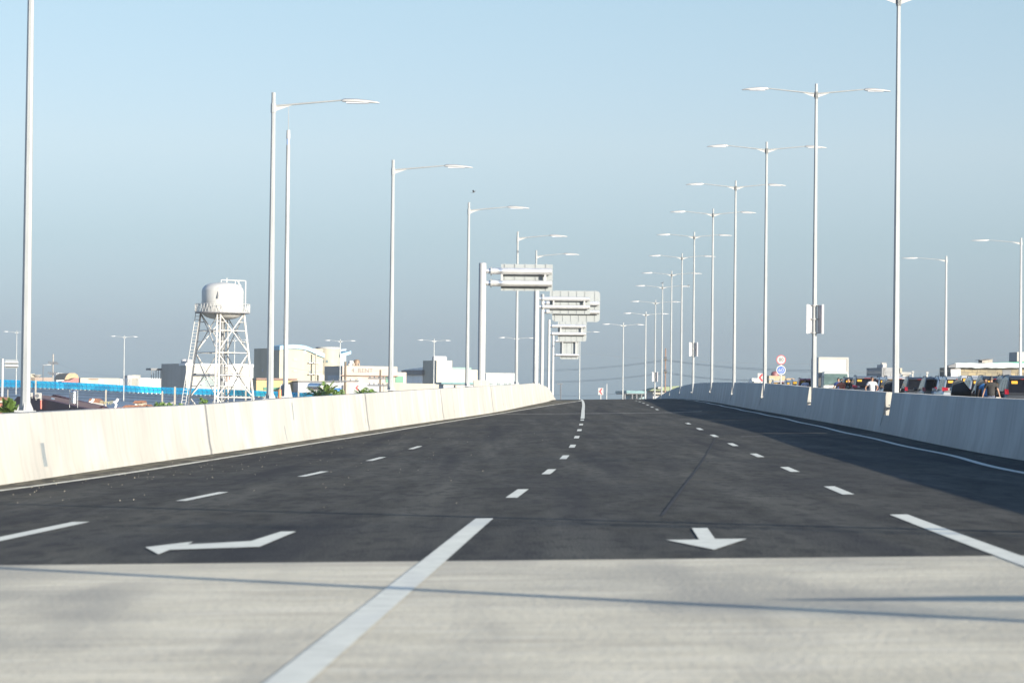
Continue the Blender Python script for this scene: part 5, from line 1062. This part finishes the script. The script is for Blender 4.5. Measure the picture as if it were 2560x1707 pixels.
    for sd in (-1, 1): fc.lathe([(.001, -.008), (.010, 0), (.001, .008)], 8, hc + Vector((sd * .030 * s, .088 * s, -.012 * s)))
    fc.build('eyes', M_black, t)
    nm = MB(); nm.prism([hc + Vector((-.012, .09, -.05)), hc + Vector((.012, .09, -.05)), hc + Vector((0, .09, -.005))], (0, .018, 0)); nm.build('nose', skin, t)
    mm = MB(); mm.box(hc.x - .024, hc.x + .024, hc.y + .078, hc.y + .088, hc.z - .078, hc.z - .070); mm.build('mouth', mat('lips', (.20, .07, .06), .5), t)
    em = MB()
    for sd in (-1, 1): em.lathe([(.001, -.03), (.014, -.015), (.016, .01), (.001, .028)], 8, hc + Vector((sd * .080 * s, 0, -.02)))
    em.build('ears', skin, t)
    if mask: m2 = MB(); m2.box(hc.x - .05, hc.x + .05, hc.y + .06, hc.y + .105, hc.z - .11, hc.z - .035); m2.build('face_mask', M_signwhite, t, bevel=.02)
    return t
def pxp(px, Z): return at(px, 960, Z).x
sc8 = 138.0; px_ = pxp(2478, sc8)
person('man in a black polo shirt walking away with a white paper in his hand', px_, sc8, R(-6), 1.70, cloth('black', (.006, .006, .007)), cloth('dark_jeans', (.03, .04, .07)), arms={-1: ((-.29, .06, 1.13), (-.36, .02, .88)), 1: ((.30, .02, 1.12), (.37, -.04, .86))})
pw = MB(); e_ = e_op(px_, sc8); pw.box(px_ + .20, px_ + .40, sc8 - .10, sc8 - .09, e_ + .66, e_ + .86); tag(pw.build('paper_sheet', M_signwhite), 'white paper held in the right hand of the man in black', 'paper')
Z = 141; person('person in a blue shirt half hidden behind the man in the black shirt', pxp(2464, Z), Z, R(170), 1.62, cloth('mid_blue', (.03, .13, .30)), cloth('dark_trousers', (.02, .02, .025)))
Z = 178; person('man in a white shirt with his hand on his hip beside the grey car', pxp(2180, Z), Z, R(190), 1.68, cloth('white', (.25, .25, .27)), cloth('blue_grey', (.12, .14, .20)), arms={-1: ((-.36, -.10, 1.16), (-.22, .06, .96)), 1: ((.36, -.06, 1.14), (.33, .02, .88))}, cap=M_hair)
Z = 205; person('man in dark blue with an orange collar, left of the group by the truck', pxp(2096, Z), Z, R(160), 1.66, cloth('navy', (.02, .04, .13)), cloth('dark_trousers', (.02, .02, .025)))
Z = 203; person('person in a cap and face mask with an orange and blue vest by the truck', pxp(2103.5, Z), Z, R(175), 1.62, cloth('orange_blue', (.35, .10, .06)), cloth('dark_jeans', (.03, .04, .07)), cap=cloth('cap', (.02, .02, .03)), mask=True)
Z = 204; person('person in a black top leaning over, right of the masked person', pxp(2125, Z), Z, R(140), 1.66, cloth('black', (.006, .006, .007)), cloth('grey_trousers', (.10, .10, .11)), lean=.25)
Z = 230; pq = pxp(2013, Z)
person('dark-skinned man in a light blue shirt standing alone before the dark red car', pq, Z, R(180), 1.66, cloth('light_blue', (.17, .20, .29)), cloth('dark_trousers', (.02, .02, .025)), skin=M_skin2, arms={-1: ((-.30, -.05, 1.14), (-.28, .20, 1.06)), 1: ((.34, .02, 1.12), (.36, .05, .88))})
pw = MB(); e_ = e_op(pq, Z); pw.box(pq + .26, pq + .50, Z - .32, Z - .31, e_ + 1.06, e_ + 1.18); tag(pw.build('paper_sheet', M_signwhite), 'white paper held by the man in the light blue shirt', 'paper')

# ------------------------------------------------------------------ birds
def bird(px, py, Z, lab, fly=False, L=.26):
    p = at(px, py, Z); t = thing('bird', lab, 'bird', p); mb = MB(); sl = 1 if fly else .7
    mb.strip([[(x * L, r * L * math.cos(2*math.pi*i/10), zc * L + r * L * math.sin(2*math.pi*i/10)) for i in range(11)] for x, r, zc in ((-.5, .01, -.1 * sl), (-.25, .12, 0), (.0, .17, .08), (.22, .13, .2), (.33, .11, .30), (.44, .07, .31), (.56, .01, .29))]); mb.build('body', M_dkgrey, t, smooth=True)
    for s in (-1, 1):
        wg = MB(); wg.prism([(.12 * L, s * .14 * L, .12 * L), (-.1 * L, s * (.9 if fly else .2) * L, (.5 if fly else .1) * L), (-.42 * L, s * (.7 if fly else .14) * L, (.4 if fly else .0) * L), (-.28 * L, s * .1 * L, .05 * L)], (0, 0, .02)); wg.build('wing', M_black, t)
    tl_ = MB(); tl_.prism([(-.4 * L, -.06 * L, -.06 * L), (-.4 * L, .06 * L, -.06 * L), (-.85 * L, .1 * L, -.14 * L), (-.85 * L, -.1 * L, -.14 * L)], (0, 0, .02)); tl_.build('tail', M_black, t)
    if not fly:
        lg_ = MB(); [lg_.cyl((.0, s * .06 * L, -.05 * L), (.02 * L, s * .06 * L, -.28 * L), .008, n=4) for s in (-1, 1)]; lg_.build('legs', M_black, t)
    return t
tp = lamp_base[8]; q = MB()
bird(1656.6, 707.6, POLE_Z[8], 'small dark bird perched on top of a lamp post right of the sign gantries')
bird(1721, 714.3, POLE_Z[8], 'small dark bird perched on the right lamp head of the ninth median lamp post')
bird(1185, 481, 300, 'tiny dark bird flying above the fourth left lamp post', fly=True, L=.35)

# ------------------------------------------------------------------ smog
mb = MB(); mb.box(-260, 160, -80, 840, GZ - 1, 18)
hzm = bpy.data.materials.new('haze_air'); hzm.use_nodes = True; n_, l_ = hzm.node_tree.nodes, hzm.node_tree.links; n_.clear()
ho = n_.new('ShaderNodeOutputMaterial'); hv = n_.new('ShaderNodeVolumePrincipled'); hv.inputs['Color'].default_value = (.80, .87, .92, 1); hv.inputs['Density'].default_value = .00006; hv.inputs['Anisotropy'].default_value = 0.0
l_.new(hv.outputs[0], ho.inputs['Volume'])
hz_o = mb.build('haze', hzm); hz_o['kind'] = 'stuff'; hz_o['label'] = 'thin pale smog over the town and road'; hz_o['category'] = 'haze'
